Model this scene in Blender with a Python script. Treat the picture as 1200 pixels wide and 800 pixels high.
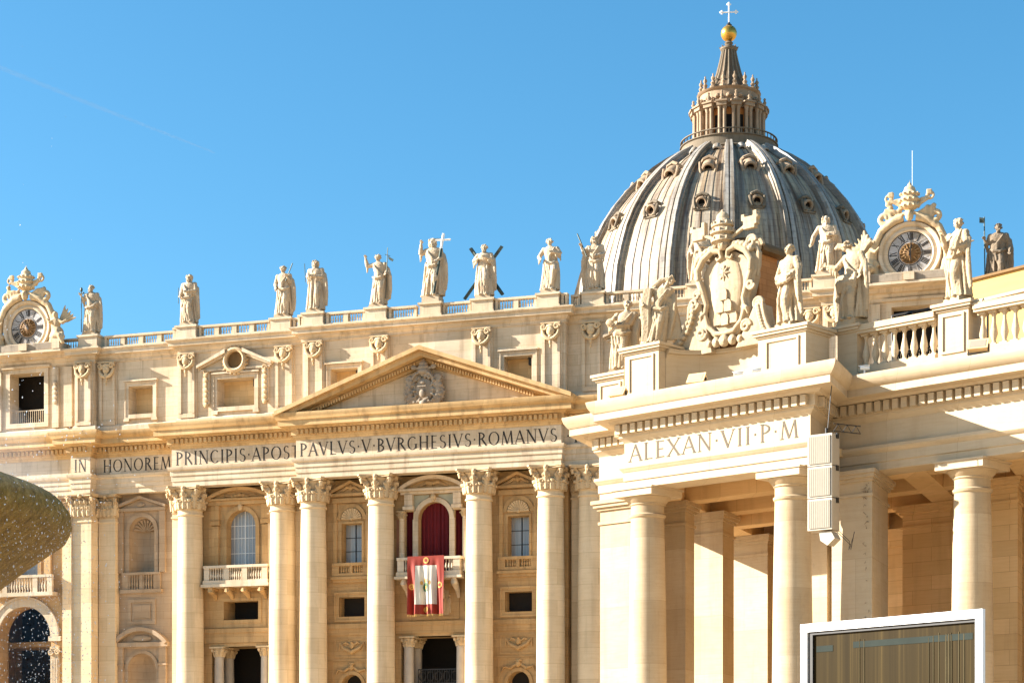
import bpy, bmesh, math, random
from math import sin, cos, pi, radians, atan2, sqrt, hypot
from mathutils import Vector, Matrix, Euler
random.seed(11)
S = bpy.context.scene
for o in list(bpy.data.objects):
    bpy.data.objects.remove(o)
COL = S.collection

# ------------------------------------------------------------------ camera, sky, sun, exposure
# z = 0 is the photographer's eye; the piazza lies 1.7 m below
GZ = -1.7
cam = bpy.data.cameras.new('camera')
cam.sensor_width = 36.0
cam.lens = 69.0
cam.shift_y = 0.4375
cam.clip_start = 0.5
cam.clip_end = 9000
camo = bpy.data.objects.new('camera', cam)
camo.rotation_euler = (pi / 2, 0, 0)
COL.objects.link(camo)
S.camera = camo

SUN_EL = radians(24.5)
SUN_AZ = atan2(-0.99, 0.085)          # clockwise from +Y
sun_dir = Vector((sin(SUN_AZ) * cos(SUN_EL), cos(SUN_AZ) * cos(SUN_EL), sin(SUN_EL)))
W = bpy.data.worlds.new('World')
S.world = W
W.use_nodes = True
nt = W.node_tree
nt.nodes.clear()
sky = nt.nodes.new('ShaderNodeTexSky')
sky.sky_type = 'NISHITA'
sky.sun_disc = False
sky.sun_elevation = SUN_EL
sky.sun_rotation = SUN_AZ
sky.altitude = 0
sky.air_density = 1.0
sky.dust_density = 0.8
sky.ozone_density = 6.0
bg = nt.nodes.new('ShaderNodeBackground')
bg.inputs['Strength'].default_value = 0.037
out = nt.nodes.new('ShaderNodeOutputWorld')
hs = nt.nodes.new('ShaderNodeHueSaturation')
hs.inputs['Saturation'].default_value = 1.12
hs.inputs['Hue'].default_value = 0.482
nt.links.new(sky.outputs[0], hs.inputs['Color'])
nt.links.new(hs.outputs[0], bg.inputs[0])
nt.links.new(bg.outputs[0], out.inputs[0])

sl = bpy.data.lights.new('sun', 'SUN')
sl.energy = 3.1
sl.angle = radians(0.5)
sl.color = (1.0, 0.955, 0.88)
so = bpy.data.objects.new('sun', sl)
so.rotation_euler = sun_dir.to_track_quat('Z', 'Y').to_euler()
so.location = (-60, 20, 80)
COL.objects.link(so)

S.view_settings.view_transform = 'Standard'
S.view_settings.look = 'None'
S.view_settings.gamma = 1
S.view_settings.exposure = 2.64

# ------------------------------------------------------------------ materials
MATS = {}
def new_mat(name):
    m = bpy.data.materials.new(name)
    m.use_nodes = True
    n = m.node_tree.nodes
    b = n['Principled BSDF']
    MATS[name] = m
    return m, m.node_tree, b

def rgba(c):
    return (c[0], c[1], c[2], 1)

def stone(name, base, alt=None, stain=(0.2, 0.13, 0.07), streak=0.35, var=0.5, block=None, scale=1.0, rough=0.85, bump=0.3, spots=0.0):
    """weathered stone: block to block tone, bedding streaks, rain streaks, pitting"""
    m, t, b = new_mat(name)
    N, L = t.nodes, t.links
    if alt is None:
        alt = (base[0] * 0.82, base[1] * 0.78, base[2] * 0.70)
    tc = N.new('ShaderNodeTexCoord')
    oi = N.new('ShaderNodeObjectInfo')
    mul = N.new('ShaderNodeMath'); mul.operation = 'MULTIPLY'; mul.inputs[1].default_value = 57.0
    L.new(oi.outputs['Random'], mul.inputs[0])
    add = N.new('ShaderNodeVectorMath'); add.operation = 'ADD'
    L.new(tc.outputs['Object'], add.inputs[0]); L.new(mul.outputs[0], add.inputs[1])
    def noise(sc, detail, mp=(1, 1, 1), rgh=0.55):
        mpn = N.new('ShaderNodeMapping'); mpn.inputs['Scale'].default_value = mp
        L.new(add.outputs[0], mpn.inputs[0])
        nz = N.new('ShaderNodeTexNoise'); nz.inputs['Scale'].default_value = sc * scale
        nz.inputs['Detail'].default_value = detail; nz.inputs['Roughness'].default_value = rgh
        L.new(mpn.outputs[0], nz.inputs['Vector'])
        return nz.outputs[0]
    def ramp(sock, lo, hi):
        r = N.new('ShaderNodeMapRange'); r.inputs[1].default_value = lo; r.inputs[2].default_value = hi
        r.clamp = True
        L.new(sock, r.inputs[0]); return r.outputs[0]
    def mix(fac, a, c, mode='MIX'):
        x = N.new('ShaderNodeMix'); x.data_type = 'RGBA'; x.blend_type = mode
        if isinstance(fac, float): x.inputs[0].default_value = fac
        else: L.new(fac, x.inputs[0])
        for i, q in ((6, a), (7, c)):
            if isinstance(q, tuple): x.inputs[i].default_value = rgba(q)
            else: L.new(q, x.inputs[i])
        return x.outputs[2]
    def scale_f(sock, k):
        q = N.new('ShaderNodeMath'); q.operation = 'MULTIPLY'; q.inputs[1].default_value = k
        L.new(sock, q.inputs[0]); return q.outputs[0]
    big = ramp(noise(0.30, 5), 0.35, 0.68)
    colr = mix(scale_f(big, var), base, alt)
    bed = ramp(noise(1.0, 4, (0.5, 0.5, 7.0)), 0.42, 0.72)
    colr = mix(scale_f(bed, 0.28 * var + 0.1), colr, (base[0] * 0.72, base[1] * 0.64, base[2] * 0.52))
    st = ramp(noise(1.3, 5, (1, 1, 0.10)), 0.52, 0.78)
    colr = mix(scale_f(st, streak), colr, stain)
    if spots:
        sp = ramp(noise(2.2, 6, (1, 1, 0.6), 0.7), 0.55, 0.72)
        colr = mix(scale_f(sp, spots), colr, (stain[0] * 0.55, stain[1] * 0.55, stain[2] * 0.55))
    if block:
        sx = N.new('ShaderNodeSeparateXYZ'); L.new(tc.outputs['Object'], sx.inputs[0])
        s2 = N.new('ShaderNodeMath'); s2.operation = 'ADD'
        L.new(sx.outputs[0], s2.inputs[0]); L.new(sx.outputs[1], s2.inputs[1])
        cx = N.new('ShaderNodeCombineXYZ'); L.new(s2.outputs[0], cx.inputs[0]); L.new(sx.outputs[2], cx.inputs[1])
        br = N.new('ShaderNodeTexBrick')
        br.inputs['Scale'].default_value = 1.0
        br.inputs['Brick Width'].default_value = block[0]
        br.inputs['Row Height'].default_value = block[1]
        br.inputs['Mortar Size'].default_value = block[2] if len(block) > 2 else 0.014
        br.inputs['Mortar Smooth'].default_value = 0.3
        br.inputs['Color1'].default_value = (1, 1, 1, 1)
        br.inputs['Color2'].default_value = (0.80, 0.77, 0.72, 1)
        br.inputs['Mortar'].default_value = (0.5, 0.42, 0.33, 1)
        L.new(cx.outputs[0], br.inputs[0])
        colr = mix(0.75, colr, br.outputs[0], 'MULTIPLY')
    L.new(colr, b.inputs['Base Color'])
    b.inputs['Roughness'].default_value = rough
    b.inputs['Specular IOR Level'].default_value = 0.25
    if bump:
        bp = N.new('ShaderNodeBump'); bp.inputs['Strength'].default_value = bump; bp.inputs['Distance'].default_value = 0.03
        L.new(noise(9.0, 5, (1, 1, 1.8), 0.65), bp.inputs['Height'])
        L.new(bp.outputs[0], b.inputs['Normal'])
    return m

def plain(name, base, rough=0.6, metal=0.0, vary=0.25, nscale=3.0, spec=0.4):
    m, t, b = new_mat(name)
    N, L = t.nodes, t.links
    tc = N.new('ShaderNodeTexCoord')
    nz = N.new('ShaderNodeTexNoise'); nz.inputs['Scale'].default_value = nscale; nz.inputs['Detail'].default_value = 4
    L.new(tc.outputs['Object'], nz.inputs['Vector'])
    x = N.new('ShaderNodeMix'); x.data_type = 'RGBA'
    L.new(nz.outputs[0], x.inputs[0])
    x.inputs[6].default_value = rgba([c * (1 - vary) for c in base])
    x.inputs[7].default_value = rgba([min(1, c * (1 + vary)) for c in base])
    L.new(x.outputs[2], b.inputs['Base Color'])
    b.inputs['Roughness'].default_value = rough
    b.inputs['Metallic'].default_value = metal
    b.inputs['Specular IOR Level'].default_value = spec
    return m

TR = (0.54, 0.415, 0.265)
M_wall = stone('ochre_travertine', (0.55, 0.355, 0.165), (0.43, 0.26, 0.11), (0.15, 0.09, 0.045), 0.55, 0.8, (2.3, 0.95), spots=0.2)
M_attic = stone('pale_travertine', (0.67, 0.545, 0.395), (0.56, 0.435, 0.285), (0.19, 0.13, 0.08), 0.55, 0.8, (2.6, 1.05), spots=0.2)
M_col = stone('column_travertine', (0.72, 0.56, 0.36), (0.62, 0.46, 0.27), (0.28, 0.19, 0.11), 0.42, 0.6, (9.0, 1.55), spots=0.12)
M_carve = stone('carved_travertine', (0.60, 0.45, 0.27), (0.44, 0.30, 0.16), (0.12, 0.08, 0.045), 0.5, 0.8, None, 1.6, spots=0.25)
M_orn = stone('stained_cornice_stone', (0.64, 0.44, 0.22), (0.50, 0.31, 0.13), (0.15, 0.085, 0.04), 0.65, 0.9, (3.2, 9.0), spots=0.25)
M_grey = stone('grey_weathered_stone', (0.36, 0.29, 0.215), (0.23, 0.18, 0.13), (0.09, 0.07, 0.05), 0.6, 0.9, None, 1.5, spots=0.5)
M_niche = stone('grey_brown_stone', (0.43, 0.315, 0.21), (0.34, 0.24, 0.15), (0.16, 0.11, 0.07), 0.4, 0.7, (1.8, 0.8))  # greyer, darker brown tone for the niche bays
M_col2 = stone('colonnade_travertine', (0.51, 0.395, 0.255), (0.44, 0.325, 0.195), (0.31, 0.20, 0.11), 0.36, 0.65, (9.0, 2.6, 0.006), 2.0, spots=0.18)
M_pav = stone('clean_travertine', (0.53, 0.425, 0.29), (0.46, 0.35, 0.22), (0.33, 0.23, 0.13), 0.30, 0.6, (3.1, 9.0, 0.006), 1.8, spots=0.10)
M_int = stone('inner_travertine', (0.72, 0.50, 0.26), (0.62, 0.41, 0.19), (0.28, 0.18, 0.09), 0.3, 0.6, (1.9, 0.62, 0.01), 1.8)
M_stat = stone('statue_travertine', (0.52, 0.41, 0.28), (0.42, 0.31, 0.20), (0.13, 0.09, 0.06), 0.42, 0.8, None, 1.6, bump=0.5, spots=0.3)
M_statw = stone('pale_statue_stone', (0.44, 0.34, 0.22), (0.36, 0.26, 0.15), (0.16, 0.10, 0.05), 0.40, 0.7, None, 3.0, bump=0.5, spots=0.28)
M_statd = stone('dark_statue_stone', (0.24, 0.18, 0.12), (0.16, 0.12, 0.08), (0.06, 0.045, 0.03), 0.5, 0.8, None, 1.8, spots=0.4)  # darker tone than the other statue stone
M_brickslab = stone('orange_plaster', (0.50, 0.24, 0.09), (0.42, 0.19, 0.07), (0.2, 0.09, 0.04), 0.35, 0.7, (0.6, 0.25, 0.01), 3.0)
M_brown = stone('brown_hood_lead', (0.20, 0.115, 0.045), (0.14, 0.08, 0.03), (0.06, 0.04, 0.02), 0.4, 0.8, None, 3.0)
M_drum = stone('dark_drum_stone', (0.20, 0.155, 0.105), (0.13, 0.10, 0.065), (0.05, 0.04, 0.025), 0.6, 0.8, None, 1.2, spots=0.4)
M_spire = stone('dark_spire_lead', (0.15, 0.10, 0.06), (0.10, 0.065, 0.035), (0.04, 0.03, 0.02), 0.5, 0.8, None, 1.2)
M_palace = stone('yellow_plaster', (0.50, 0.31, 0.10), (0.46, 0.275, 0.085), (0.5, 0.33, 0.14), 0.15, 0.4, None, 0.7, bump=0.1)
M_lant = stone('lantern_stone', (0.36, 0.255, 0.165), (0.25, 0.165, 0.095), (0.12, 0.08, 0.05), 0.5, 0.8, None, 1.2, spots=0.35)
M_orange = stone('orange_lantern_wall', (0.60, 0.23, 0.06), (0.46, 0.165, 0.042), (0.12, 0.06, 0.03), 0.4, 0.7, None, 1.2)
M_dark = plain('interior_shade', (0.018, 0.013, 0.009), 0.9, 0, 0.3)  # near-black colour stands in for the shade of unlit interiors
M_letter = plain('black_lettering', (0.022, 0.015, 0.010), 0.7, 0, 0.3)
M_letter2 = plain('groove_shadow_grey', (0.10, 0.075, 0.048), 0.8, 0, 0.25)  # shadow inside the carved letters, put into the base colour
M_bronze = plain('green_black_bronze', (0.055, 0.07, 0.055), 0.55, 0.4, 0.4)
M_gold = plain('gilded_bronze', (0.62, 0.34, 0.06), 0.33, 0.85, 0.25)
M_goldpaint = plain('dull_gold', (0.5, 0.28, 0.07), 0.6, 0.3, 0.4)
M_clockc = plain('brown_gold_disc', (0.20, 0.10, 0.03), 0.6, 0.2, 0.5)
M_white = plain('white_enamel', (0.78, 0.77, 0.74), 0.45, 0, 0.05)
M_dial = plain('grey_white_dial', (0.62, 0.58, 0.55), 0.6, 0, 0.12)
M_iron = plain('black_iron', (0.03, 0.027, 0.024), 0.5, 0.3, 0.4)
M_steel = plain('white_steel', (0.75, 0.75, 0.73), 0.4, 0.2, 0.06)
M_speaker = plain('pale_grille', (0.27, 0.23, 0.17), 0.6, 0, 0.10, 8)
M_spkbody = plain('cream_cabinet', (0.38, 0.33, 0.255), 0.5, 0, 0.05)
M_red = plain('dark_red_velvet', (0.13, 0.006, 0.010), 0.85, 0, 0.3, 2.0)
M_redcloth = plain('scarlet_cloth', (0.24, 0.020, 0.006), 0.75, 0, 0.25, 2.0)
M_whitecloth = plain('white_cloth', (0.62, 0.55, 0.44), 0.8, 0, 0.1, 2.0)
M_green = plain('dark_green_embroidery', (0.06, 0.12, 0.05), 0.8, 0, 0.4, 6)
M_marble = plain('red_brown_marble', (0.30, 0.14, 0.08), 0.45, 0, 0.4, 1.5)
M_greymarble = plain('grey_marble_shaft', (0.42, 0.35, 0.27), 0.5, 0, 0.25, 1.5)
M_greenmarble = plain('greenish_marble_panel', (0.33, 0.30, 0.20), 0.6, 0, 0.25, 1.5)

def glass_mat():
    m, t, b = new_mat('window_glass')
    N, L = t.nodes, t.links
    tc = N.new('ShaderNodeTexCoord')
    mp = N.new('ShaderNodeMapping'); mp.inputs['Scale'].default_value = (9, 9, 0.15)
    L.new(tc.outputs['Object'], mp.inputs[0])
    nz = N.new('ShaderNodeTexNoise'); nz.inputs['Scale'].default_value = 1.0; nz.inputs['Detail'].default_value = 3
    L.new(mp.outputs[0], nz.inputs['Vector'])
    x = N.new('ShaderNodeMix'); x.data_type = 'RGBA'; L.new(nz.outputs[0], x.inputs[0])
    x.inputs[6].default_value = (0.10, 0.13, 0.16, 1); x.inputs[7].default_value = (0.46, 0.46, 0.45, 1)
    L.new(x.outputs[2], b.inputs['Base Color'])
    b.inputs['Roughness'].default_value = 0.15
    return m
M_glass = glass_mat()

def lead_mat(name, base, alt, rust, warm):
    m, t, b = new_mat(name)
    N, L = t.nodes, t.links
    tc = N.new('ShaderNodeTexCoord')
    sp = N.new('ShaderNodeSeparateXYZ'); L.new(tc.outputs['Object'], sp.inputs[0])
    at = N.new('ShaderNodeMath'); at.operation = 'ARCTAN2'
    L.new(sp.outputs[1], at.inputs[0]); L.new(sp.outputs[0], at.inputs[1])
    def comb(kx, kz):
        a = N.new('ShaderNodeMath'); a.operation = 'MULTIPLY'; a.inputs[1].default_value = kx; L.new(at.outputs[0], a.inputs[0])
        c = N.new('ShaderNodeMath'); c.operation = 'MULTIPLY'; c.inputs[1].default_value = kz; L.new(sp.outputs[2], c.inputs[0])
        q = N.new('ShaderNodeCombineXYZ'); L.new(a.outputs[0], q.inputs[0]); L.new(c.outputs[0], q.inputs[1]); return q.outputs[0]
    def noise(v, sc, d=4, lo=0.45, hi=0.7):
        z = N.new('ShaderNodeTexNoise'); z.inputs['Scale'].default_value = sc; z.inputs['Detail'].default_value = d
        L.new(v, z.inputs['Vector'])
        r = N.new('ShaderNodeMapRange'); r.inputs[1].default_value = lo; r.inputs[2].default_value = hi; L.new(z.outputs[0], r.inputs[0]); return r.outputs[0]
    def mix(f, a, c, k=1.0, mode='MIX'):
        x = N.new('ShaderNodeMix'); x.data_type = 'RGBA'; x.blend_type = mode
        q = N.new('ShaderNodeMath'); q.operation = 'MULTIPLY'; q.inputs[1].default_value = k; L.new(f, q.inputs[0]); L.new(q.outputs[0], x.inputs[0])
        for i, s in ((6, a), (7, c)):
            if isinstance(s, tuple): x.inputs[i].default_value = rgba(s)
            else: L.new(s, x.inputs[i])
        return x.outputs[2]
    c = mix(noise(comb(8, 0.12), 1.0), base, alt, 0.9)
    c = mix(noise(comb(26, 0.06), 1.0, 6, 0.42, 0.60), c, rust, 0.9)
    c = mix(noise(comb(17, 0.05), 1.0, 5, 0.46, 0.62), c, warm, 0.9)
    c = mix(noise(comb(60, 0.09), 1.0, 6, 0.52, 0.64), c, rust, 0.7)
    c = mix(noise(comb(14, 0.5), 1.0, 6, 0.58, 0.7), c, (0.07, 0.055, 0.045), 0.6)
    br = N.new('ShaderNodeTexBrick'); br.inputs['Scale'].default_value = 1.0
    br.inputs['Brick Width'].default_value = 2 * pi / 96; br.inputs['Row Height'].default_value = 1.1 * 0.05
    br.inputs['Mortar Size'].default_value = 0.0022; br.inputs['Color1'].default_value = (1, 1, 1, 1)
    br.inputs['Color2'].default_value = (0.78, 0.78, 0.8, 1); br.inputs['Mortar'].default_value = (0.25, 0.22, 0.2, 1)
    L.new(comb(1.0, 0.05), br.inputs[0])
    one = N.new('ShaderNodeValue'); one.outputs[0].default_value = 1.0
    c = mix(one.outputs[0], c, br.outputs[0], 0.45, 'MULTIPLY')
    L.new(c, b.inputs['Base Color'])
    b.inputs['Roughness'].default_value = 0.6
    return m
M_lead = lead_mat('lead_sheet', (0.36, 0.29, 0.205), (0.21, 0.185, 0.16), (0.125, 0.066, 0.027), (0.50, 0.37, 0.22))
M_leadrib = lead_mat('pale_lead_rib', (0.35, 0.325, 0.285), (0.27, 0.26, 0.25), (0.19, 0.135, 0.08), (0.42, 0.355, 0.27))

def moss_mat():
    m, t, b = new_mat('mossy_granite')
    N, L = t.nodes, t.links
    tc = N.new('ShaderNodeTexCoord')
    def nz(sc, d=6, r=0.65):
        z = N.new('ShaderNodeTexNoise'); z.inputs['Scale'].default_value = sc; z.inputs['Detail'].default_value = d; z.inputs['Roughness'].default_value = r
        L.new(tc.outputs['Object'], z.inputs['Vector']); return z.outputs[0]
    r = N.new('ShaderNodeValToRGB'); L.new(nz(11.0, 9, 0.8), r.inputs[0])
    e = r.color_ramp.elements
    e[0].position = 0.30; e[0].color = (0.15, 0.085, 0.014, 1)
    e[1].position = 0.72; e[1].color = (0.70, 0.46, 0.15, 1)
    q = e.new(0.50); q.color = (0.40, 0.235, 0.045, 1)
    L.new(r.outputs[0], b.inputs['Base Color'])
    b.inputs['Roughness'].default_value = 0.95
    b.inputs['Specular IOR Level'].default_value = 0.1
    bp = N.new('ShaderNodeBump'); bp.inputs['Strength'].default_value = 1.0; bp.inputs['Distance'].default_value = 0.08
    L.new(nz(14, 6, 0.7), bp.inputs['Height']); L.new(bp.outputs[0], b.inputs['Normal'])
    return m
M_moss = moss_mat()

def water_mat():
    m, t, b = new_mat('water_drops')
    b.inputs['Base Color'].default_value = (0.92, 0.93, 0.95, 1)
    b.inputs['Roughness'].default_value = 0.08
    b.inputs['IOR'].default_value = 1.33
    b.inputs['Transmission Weight'].default_value = 0.35
    return m
M_water = water_mat()
def mist_mat():
    m = bpy.data.materials.new('water_mist'); m.use_nodes = True
    t = m.node_tree; t.nodes.clear()
    o = t.nodes.new('ShaderNodeOutputMaterial'); v = t.nodes.new('ShaderNodeVolumePrincipled')
    v.inputs['Color'].default_value = (0.95, 0.96, 0.98, 1); v.inputs['Density'].default_value = 0.05; v.inputs['Anisotropy'].default_value = 0.3
    t.links.new(v.outputs[0], o.inputs['Volume']); return m
M_mist = mist_mat()

def screen_mat():
    m, t, b = new_mat('dark_screen_face')
    N, L = t.nodes, t.links
    tc = N.new('ShaderNodeTexCoord')
    mp = N.new('ShaderNodeMapping'); mp.inputs['Scale'].default_value = (5.0, 1, 0.04)
    L.new(tc.outputs['Object'], mp.inputs[0])
    z = N.new('ShaderNodeTexNoise'); z.inputs['Scale'].default_value = 1.6; z.inputs['Detail'].default_value = 5; z.inputs['Roughness'].default_value = 0.7
    L.new(mp.outputs[0], z.inputs['Vector'])
    r = N.new('ShaderNodeValToRGB'); L.new(z.outputs[0], r.inputs[0])
    e = r.color_ramp.elements
    e[0].position = 0.35; e[0].color = (0.021, 0.0135, 0.004, 1)
    e[1].position = 0.78; e[1].color = (0.075, 0.050, 0.016, 1)
    q = e.new(0.56); q.color = (0.030, 0.0195, 0.006, 1)
    L.new(r.outputs[0], b.inputs['Base Color'])
    b.inputs['Roughness'].default_value = 0.45
    b.inputs['Specular IOR Level'].default_value = 0.04
    return m
M_screen = screen_mat()

def ground_mat():
    m, t, b = new_mat('piazza_paving')
    N, L = t.nodes, t.links
    tc = N.new('ShaderNodeTexCoord')
    br = N.new('ShaderNodeTexBrick'); br.inputs['Scale'].default_value = 1.0
    br.inputs['Brick Width'].default_value = 0.14; br.inputs['Row Height'].default_value = 0.14; br.inputs['Mortar Size'].default_value = 0.01
    br.inputs['Color1'].default_value = (0.56, 0.42, 0.26, 1); br.inputs['Color2'].default_value = (0.48, 0.35, 0.21, 1); br.inputs['Mortar'].default_value = (0.16, 0.12, 0.08, 1)
    L.new(tc.outputs['Object'], br.inputs[0])
    L.new(br.outputs[0], b.inputs['Base Color'])
    b.inputs['Roughness'].default_value = 0.8
    return m
M_ground = ground_mat()

# ------------------------------------------------------------------ mesh builder
class MB:
    def __init__(self):
        self.v = []; self.f = []; self.M = None
    def add(self, vs, fs):
        k = len(self.v)
        if self.M is not None:
            vs = [tuple(self.M @ Vector(p)) for p in vs]
        self.v += [tuple(p) for p in vs]
        self.f += [tuple(i + k for i in f) for f in fs]
        return self
    def box(self, x0, x1, y0, y1, z0, z1):
        return self.prism([(x0, y0), (x1, y0), (x1, y1), (x0, y1)], z0, z1)
    def prism(self, poly, z0, z1):
        n = len(poly)
        vs = [(p[0], p[1], z0) for p in poly] + [(p[0], p[1], z1) for p in poly]
        fs = [tuple(range(n))[::-1], tuple(range(n, 2 * n))] + [(i, (i + 1) % n, n + (i + 1) % n, n + i) for i in range(n)]
        return self.add(vs, fs)
    def slab(self, poly, y0, y1):
        """outline in x-z, extruded along y"""
        n = len(poly)
        vs = [(p[0], y0, p[1]) for p in poly] + [(p[0], y1, p[1]) for p in poly]
        fs = [tuple(range(n)), tuple(range(n, 2 * n))[::-1]] + [(i, (i + 1) % n, n + (i + 1) % n, n + i) for i in range(n)]
        return self.add(vs, fs)
    def lathe(self, prof, n=24, c=(0, 0, 0), a0=0.0, a1=2 * pi, sx=1.0, sy=1.0, cap=True):
        full = abs(a1 - a0 - 2 * pi) < 1e-6
        m = n if full else n + 1
        vs = []
        for r, z in prof:
            for i in range(m):
                a = a0 + (a1 - a0) * i / n
                vs.append((c[0] + r * cos(a) * sx, c[1] + r * sin(a) * sy, c[2] + z))
        fs = []
        for j in range(len(prof) - 1):
            for i in range(n):
                i2 = (i + 1) % m
                fs.append((j * m + i, j * m + i2, (j + 1) * m + i2, (j + 1) * m + i))
        if full and cap and prof[0] != prof[-1]:
            if prof[0][0] > 1e-6: fs.append(tuple(range(m))[::-1])
            if prof[-1][0] > 1e-6: fs.append(tuple((len(prof) - 1) * m + i for i in range(m)))
        return self.add(vs, fs)
    def sweep(self, prof, path, closed=False):
        """closed profile [(out, z)] along a plan path; out points to the right of travel"""
        n = len(path); P = [Vector(p) for p in path]
        offs = []
        for i in range(n):
            if closed: d0 = (P[i] - P[i - 1]).normalized(); d1 = (P[(i + 1) % n] - P[i]).normalized()
            else:
                d1 = (P[i + 1] - P[i]).normalized() if i < n - 1 else (P[i] - P[i - 1]).normalized()
                d0 = (P[i] - P[i - 1]).normalized() if i > 0 else d1
            n0 = Vector((d0.y, -d0.x)); n1 = Vector((d1.y, -d1.x))
            den = max(0.15, 1 + n0.dot(n1))
            offs.append((n0 + n1) / den)
        k = len(prof); vs = []
        for i in range(n):
            for o, z in prof:
                q = P[i] + offs[i] * o
                vs.append((q.x, q.y, z))
        fs = []
        for i in range(n if closed else n - 1):
            i2 = (i + 1) % n
            for j in range(k):
                j2 = (j + 1) % k
                fs.append((i * k + j, i2 * k + j, i2 * k + j2, i * k + j2))
        if not closed:
            fs.append(tuple(range(k))); fs.append(tuple((n - 1) * k + j for j in range(k))[::-1])
        return self.add(vs, fs)
    def tube(self, pts, rad, n=8, flat=1.0):
        P = [Vector(p) for p in pts]
        R = rad if isinstance(rad, (list, tuple)) else [rad] * len(P)
        vs = []; up = Vector((0.13, 0.31, 0.94)).normalized(); px = None
        for i, p in enumerate(P):
            t = (P[min(i + 1, len(P) - 1)] - P[max(i - 1, 0)])
            if t.length < 1e-9: t = Vector((0, 0, 1))
            t.normalize()
            if px is None:
                px = t.cross(up)
                if px.length < 0.05: px = t.cross(Vector((1, 0, 0)))
            else: px = px - t * px.dot(t)
            px.normalize(); py = t.cross(px)
            for k in range(n):
                a = 2 * pi * k / n
                vs.append(p + (px * cos(a) + py * sin(a) * flat) * R[i])
        fs = [(i * n + k, i * n + (k + 1) % n, (i + 1) * n + (k + 1) % n, (i + 1) * n + k) for i in range(len(P) - 1) for k in range(n)]
        fs.append(tuple(range(n))[::-1]); fs.append(tuple((len(P) - 1) * n + k for k in range(n)))
        return self.add(vs, fs)
    def ell(self, c, r, n=10, m=7, rot=None):
        if not isinstance(r, (tuple, list)): r = (r, r, r)
        vs = []; fs = []
        R = Euler(rot).to_matrix() if rot else None
        def P(x, y, z):
            q = Vector((x * r[0], y * r[1], z * r[2]))
            if R: q = R @ q
            return (q.x + c[0], q.y + c[1], q.z + c[2])
        vs.append(P(0, 0, -1))
        for j in range(1, m):
            b = -pi / 2 + pi * j / m
            for i in range(n):
                a = 2 * pi * i / n
                vs.append(P(cos(a) * cos(b), sin(a) * cos(b), sin(b)))
        vs.append(P(0, 0, 1)); top = len(vs) - 1
        for i in range(n):
            i2 = (i + 1) % n
            fs.append((0, 1 + i2, 1 + i)); fs.append((top, 1 + (m - 2) * n + i, 1 + (m - 2) * n + i2))
            for j in range(m - 2):
                fs.append((1 + j * n + i, 1 + j * n + i2, 1 + (j + 1) * n + i2, 1 + (j + 1) * n + i))
        return self.add(vs, fs)
    def loft(self, secs, n=16):
        """horizontal ellipse sections (z, cx, cy, rx, ry)"""
        vs = []
        for z, cx, cy, rx, ry in secs:
            for i in range(n):
                a = 2 * pi * i / n
                vs.append((cx + rx * cos(a), cy + ry * sin(a), z))
        fs = [(j * n + i, j * n + (i + 1) % n, (j + 1) * n + (i + 1) % n, (j + 1) * n + i) for j in range(len(secs) - 1) for i in range(n)]
        fs.append(tuple(range(n))[::-1]); fs.append(tuple((len(secs) - 1) * n + i for i in range(n)))
        return self.add(vs, fs)
    def wall(self, x0, x1, z0, z1, y, depth, holes=()):
        """front sheet at y with openings; reveals go back by depth. hole = (xa, xb, zb, zt, rise)"""
        xs = {x0, x1}
        def top(h, x):
            xa, xb, zb, zt, rise = h
            if not rise: return zt
            c = (xa + xb) / 2; hw = (xb - xa) / 2
            return zt + rise * sqrt(max(0, 1 - ((x - c) / hw) ** 2))
        for h in holes:
            if h[4]:
                for k in range(17): xs.add((h[0] + h[1]) / 2 - (h[1] - h[0]) / 2 * cos(pi * k / 16))
            else: xs.update((h[0], h[1]))
        xs = sorted(x for x in xs if x0 - 1e-6 <= x <= x1 + 1e-6)
        for a, b in zip(xs, xs[1:]):
            if b - a < 1e-6: continue
            cur = [h for h in holes if h[0] <= (a + b) / 2 <= h[1]]
            cur.sort(key=lambda h: h[2])
            la, lb = z0, z0
            for h in cur:
                if h[2] > la + 1e-6:
                    self.add([(a, y, la), (b, y, lb), (b, y, h[2]), (a, y, h[2])], [(0, 1, 2, 3)])
                ta, tb = top(h, a), top(h, b)
                self.add([(a, y, ta), (b, y, tb), (b, y + depth, tb), (a, y + depth, ta)], [(0, 1, 2, 3)])
                if h[2] > z0: self.add([(a, y, h[2]), (b, y, h[2]), (b, y + depth, h[2]), (a, y + depth, h[2])], [(3, 2, 1, 0)])
                la, lb = ta, tb
            if z1 > max(la, lb) + 1e-6:
                self.add([(a, y, la), (b, y, lb), (b, y, z1), (a, y, z1)], [(0, 1, 2, 3)])
        for h in holes:
            for x in (h[0], h[1]):
                self.add([(x, y, max(h[2], z0)), (x, y + depth, max(h[2], z0)), (x, y + depth, h[3]), (x, y, h[3])], [(0, 1, 2, 3)])
        return self

def mesh_from(name, mb, mat, angle=38, normals=True):
    me = bpy.data.meshes.new(name)
    me.from_pydata(mb.v, [], mb.f)
    if normals:
        bm = bmesh.new(); bm.from_mesh(me)
        bmesh.ops.recalc_face_normals(bm, faces=bm.faces)
        bm.to_mesh(me); bm.free()
    me.polygons.foreach_set('use_smooth', [True] * len(me.polygons))
    try: me.set_sharp_from_angle(angle=radians(angle))
    except Exception: pass
    if mat: me.materials.append(mat)
    me.update()
    return me

def obj(name, mb, mat, parent=None, loc=None, angle=38, normals=True):
    me = mb if isinstance(mb, bpy.types.Mesh) else mesh_from(name, mb, mat, angle, normals)
    o = bpy.data.objects.new(name, me)
    COL.objects.link(o)
    if parent: o.parent = parent
    if loc: o.location = loc
    return o

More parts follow.
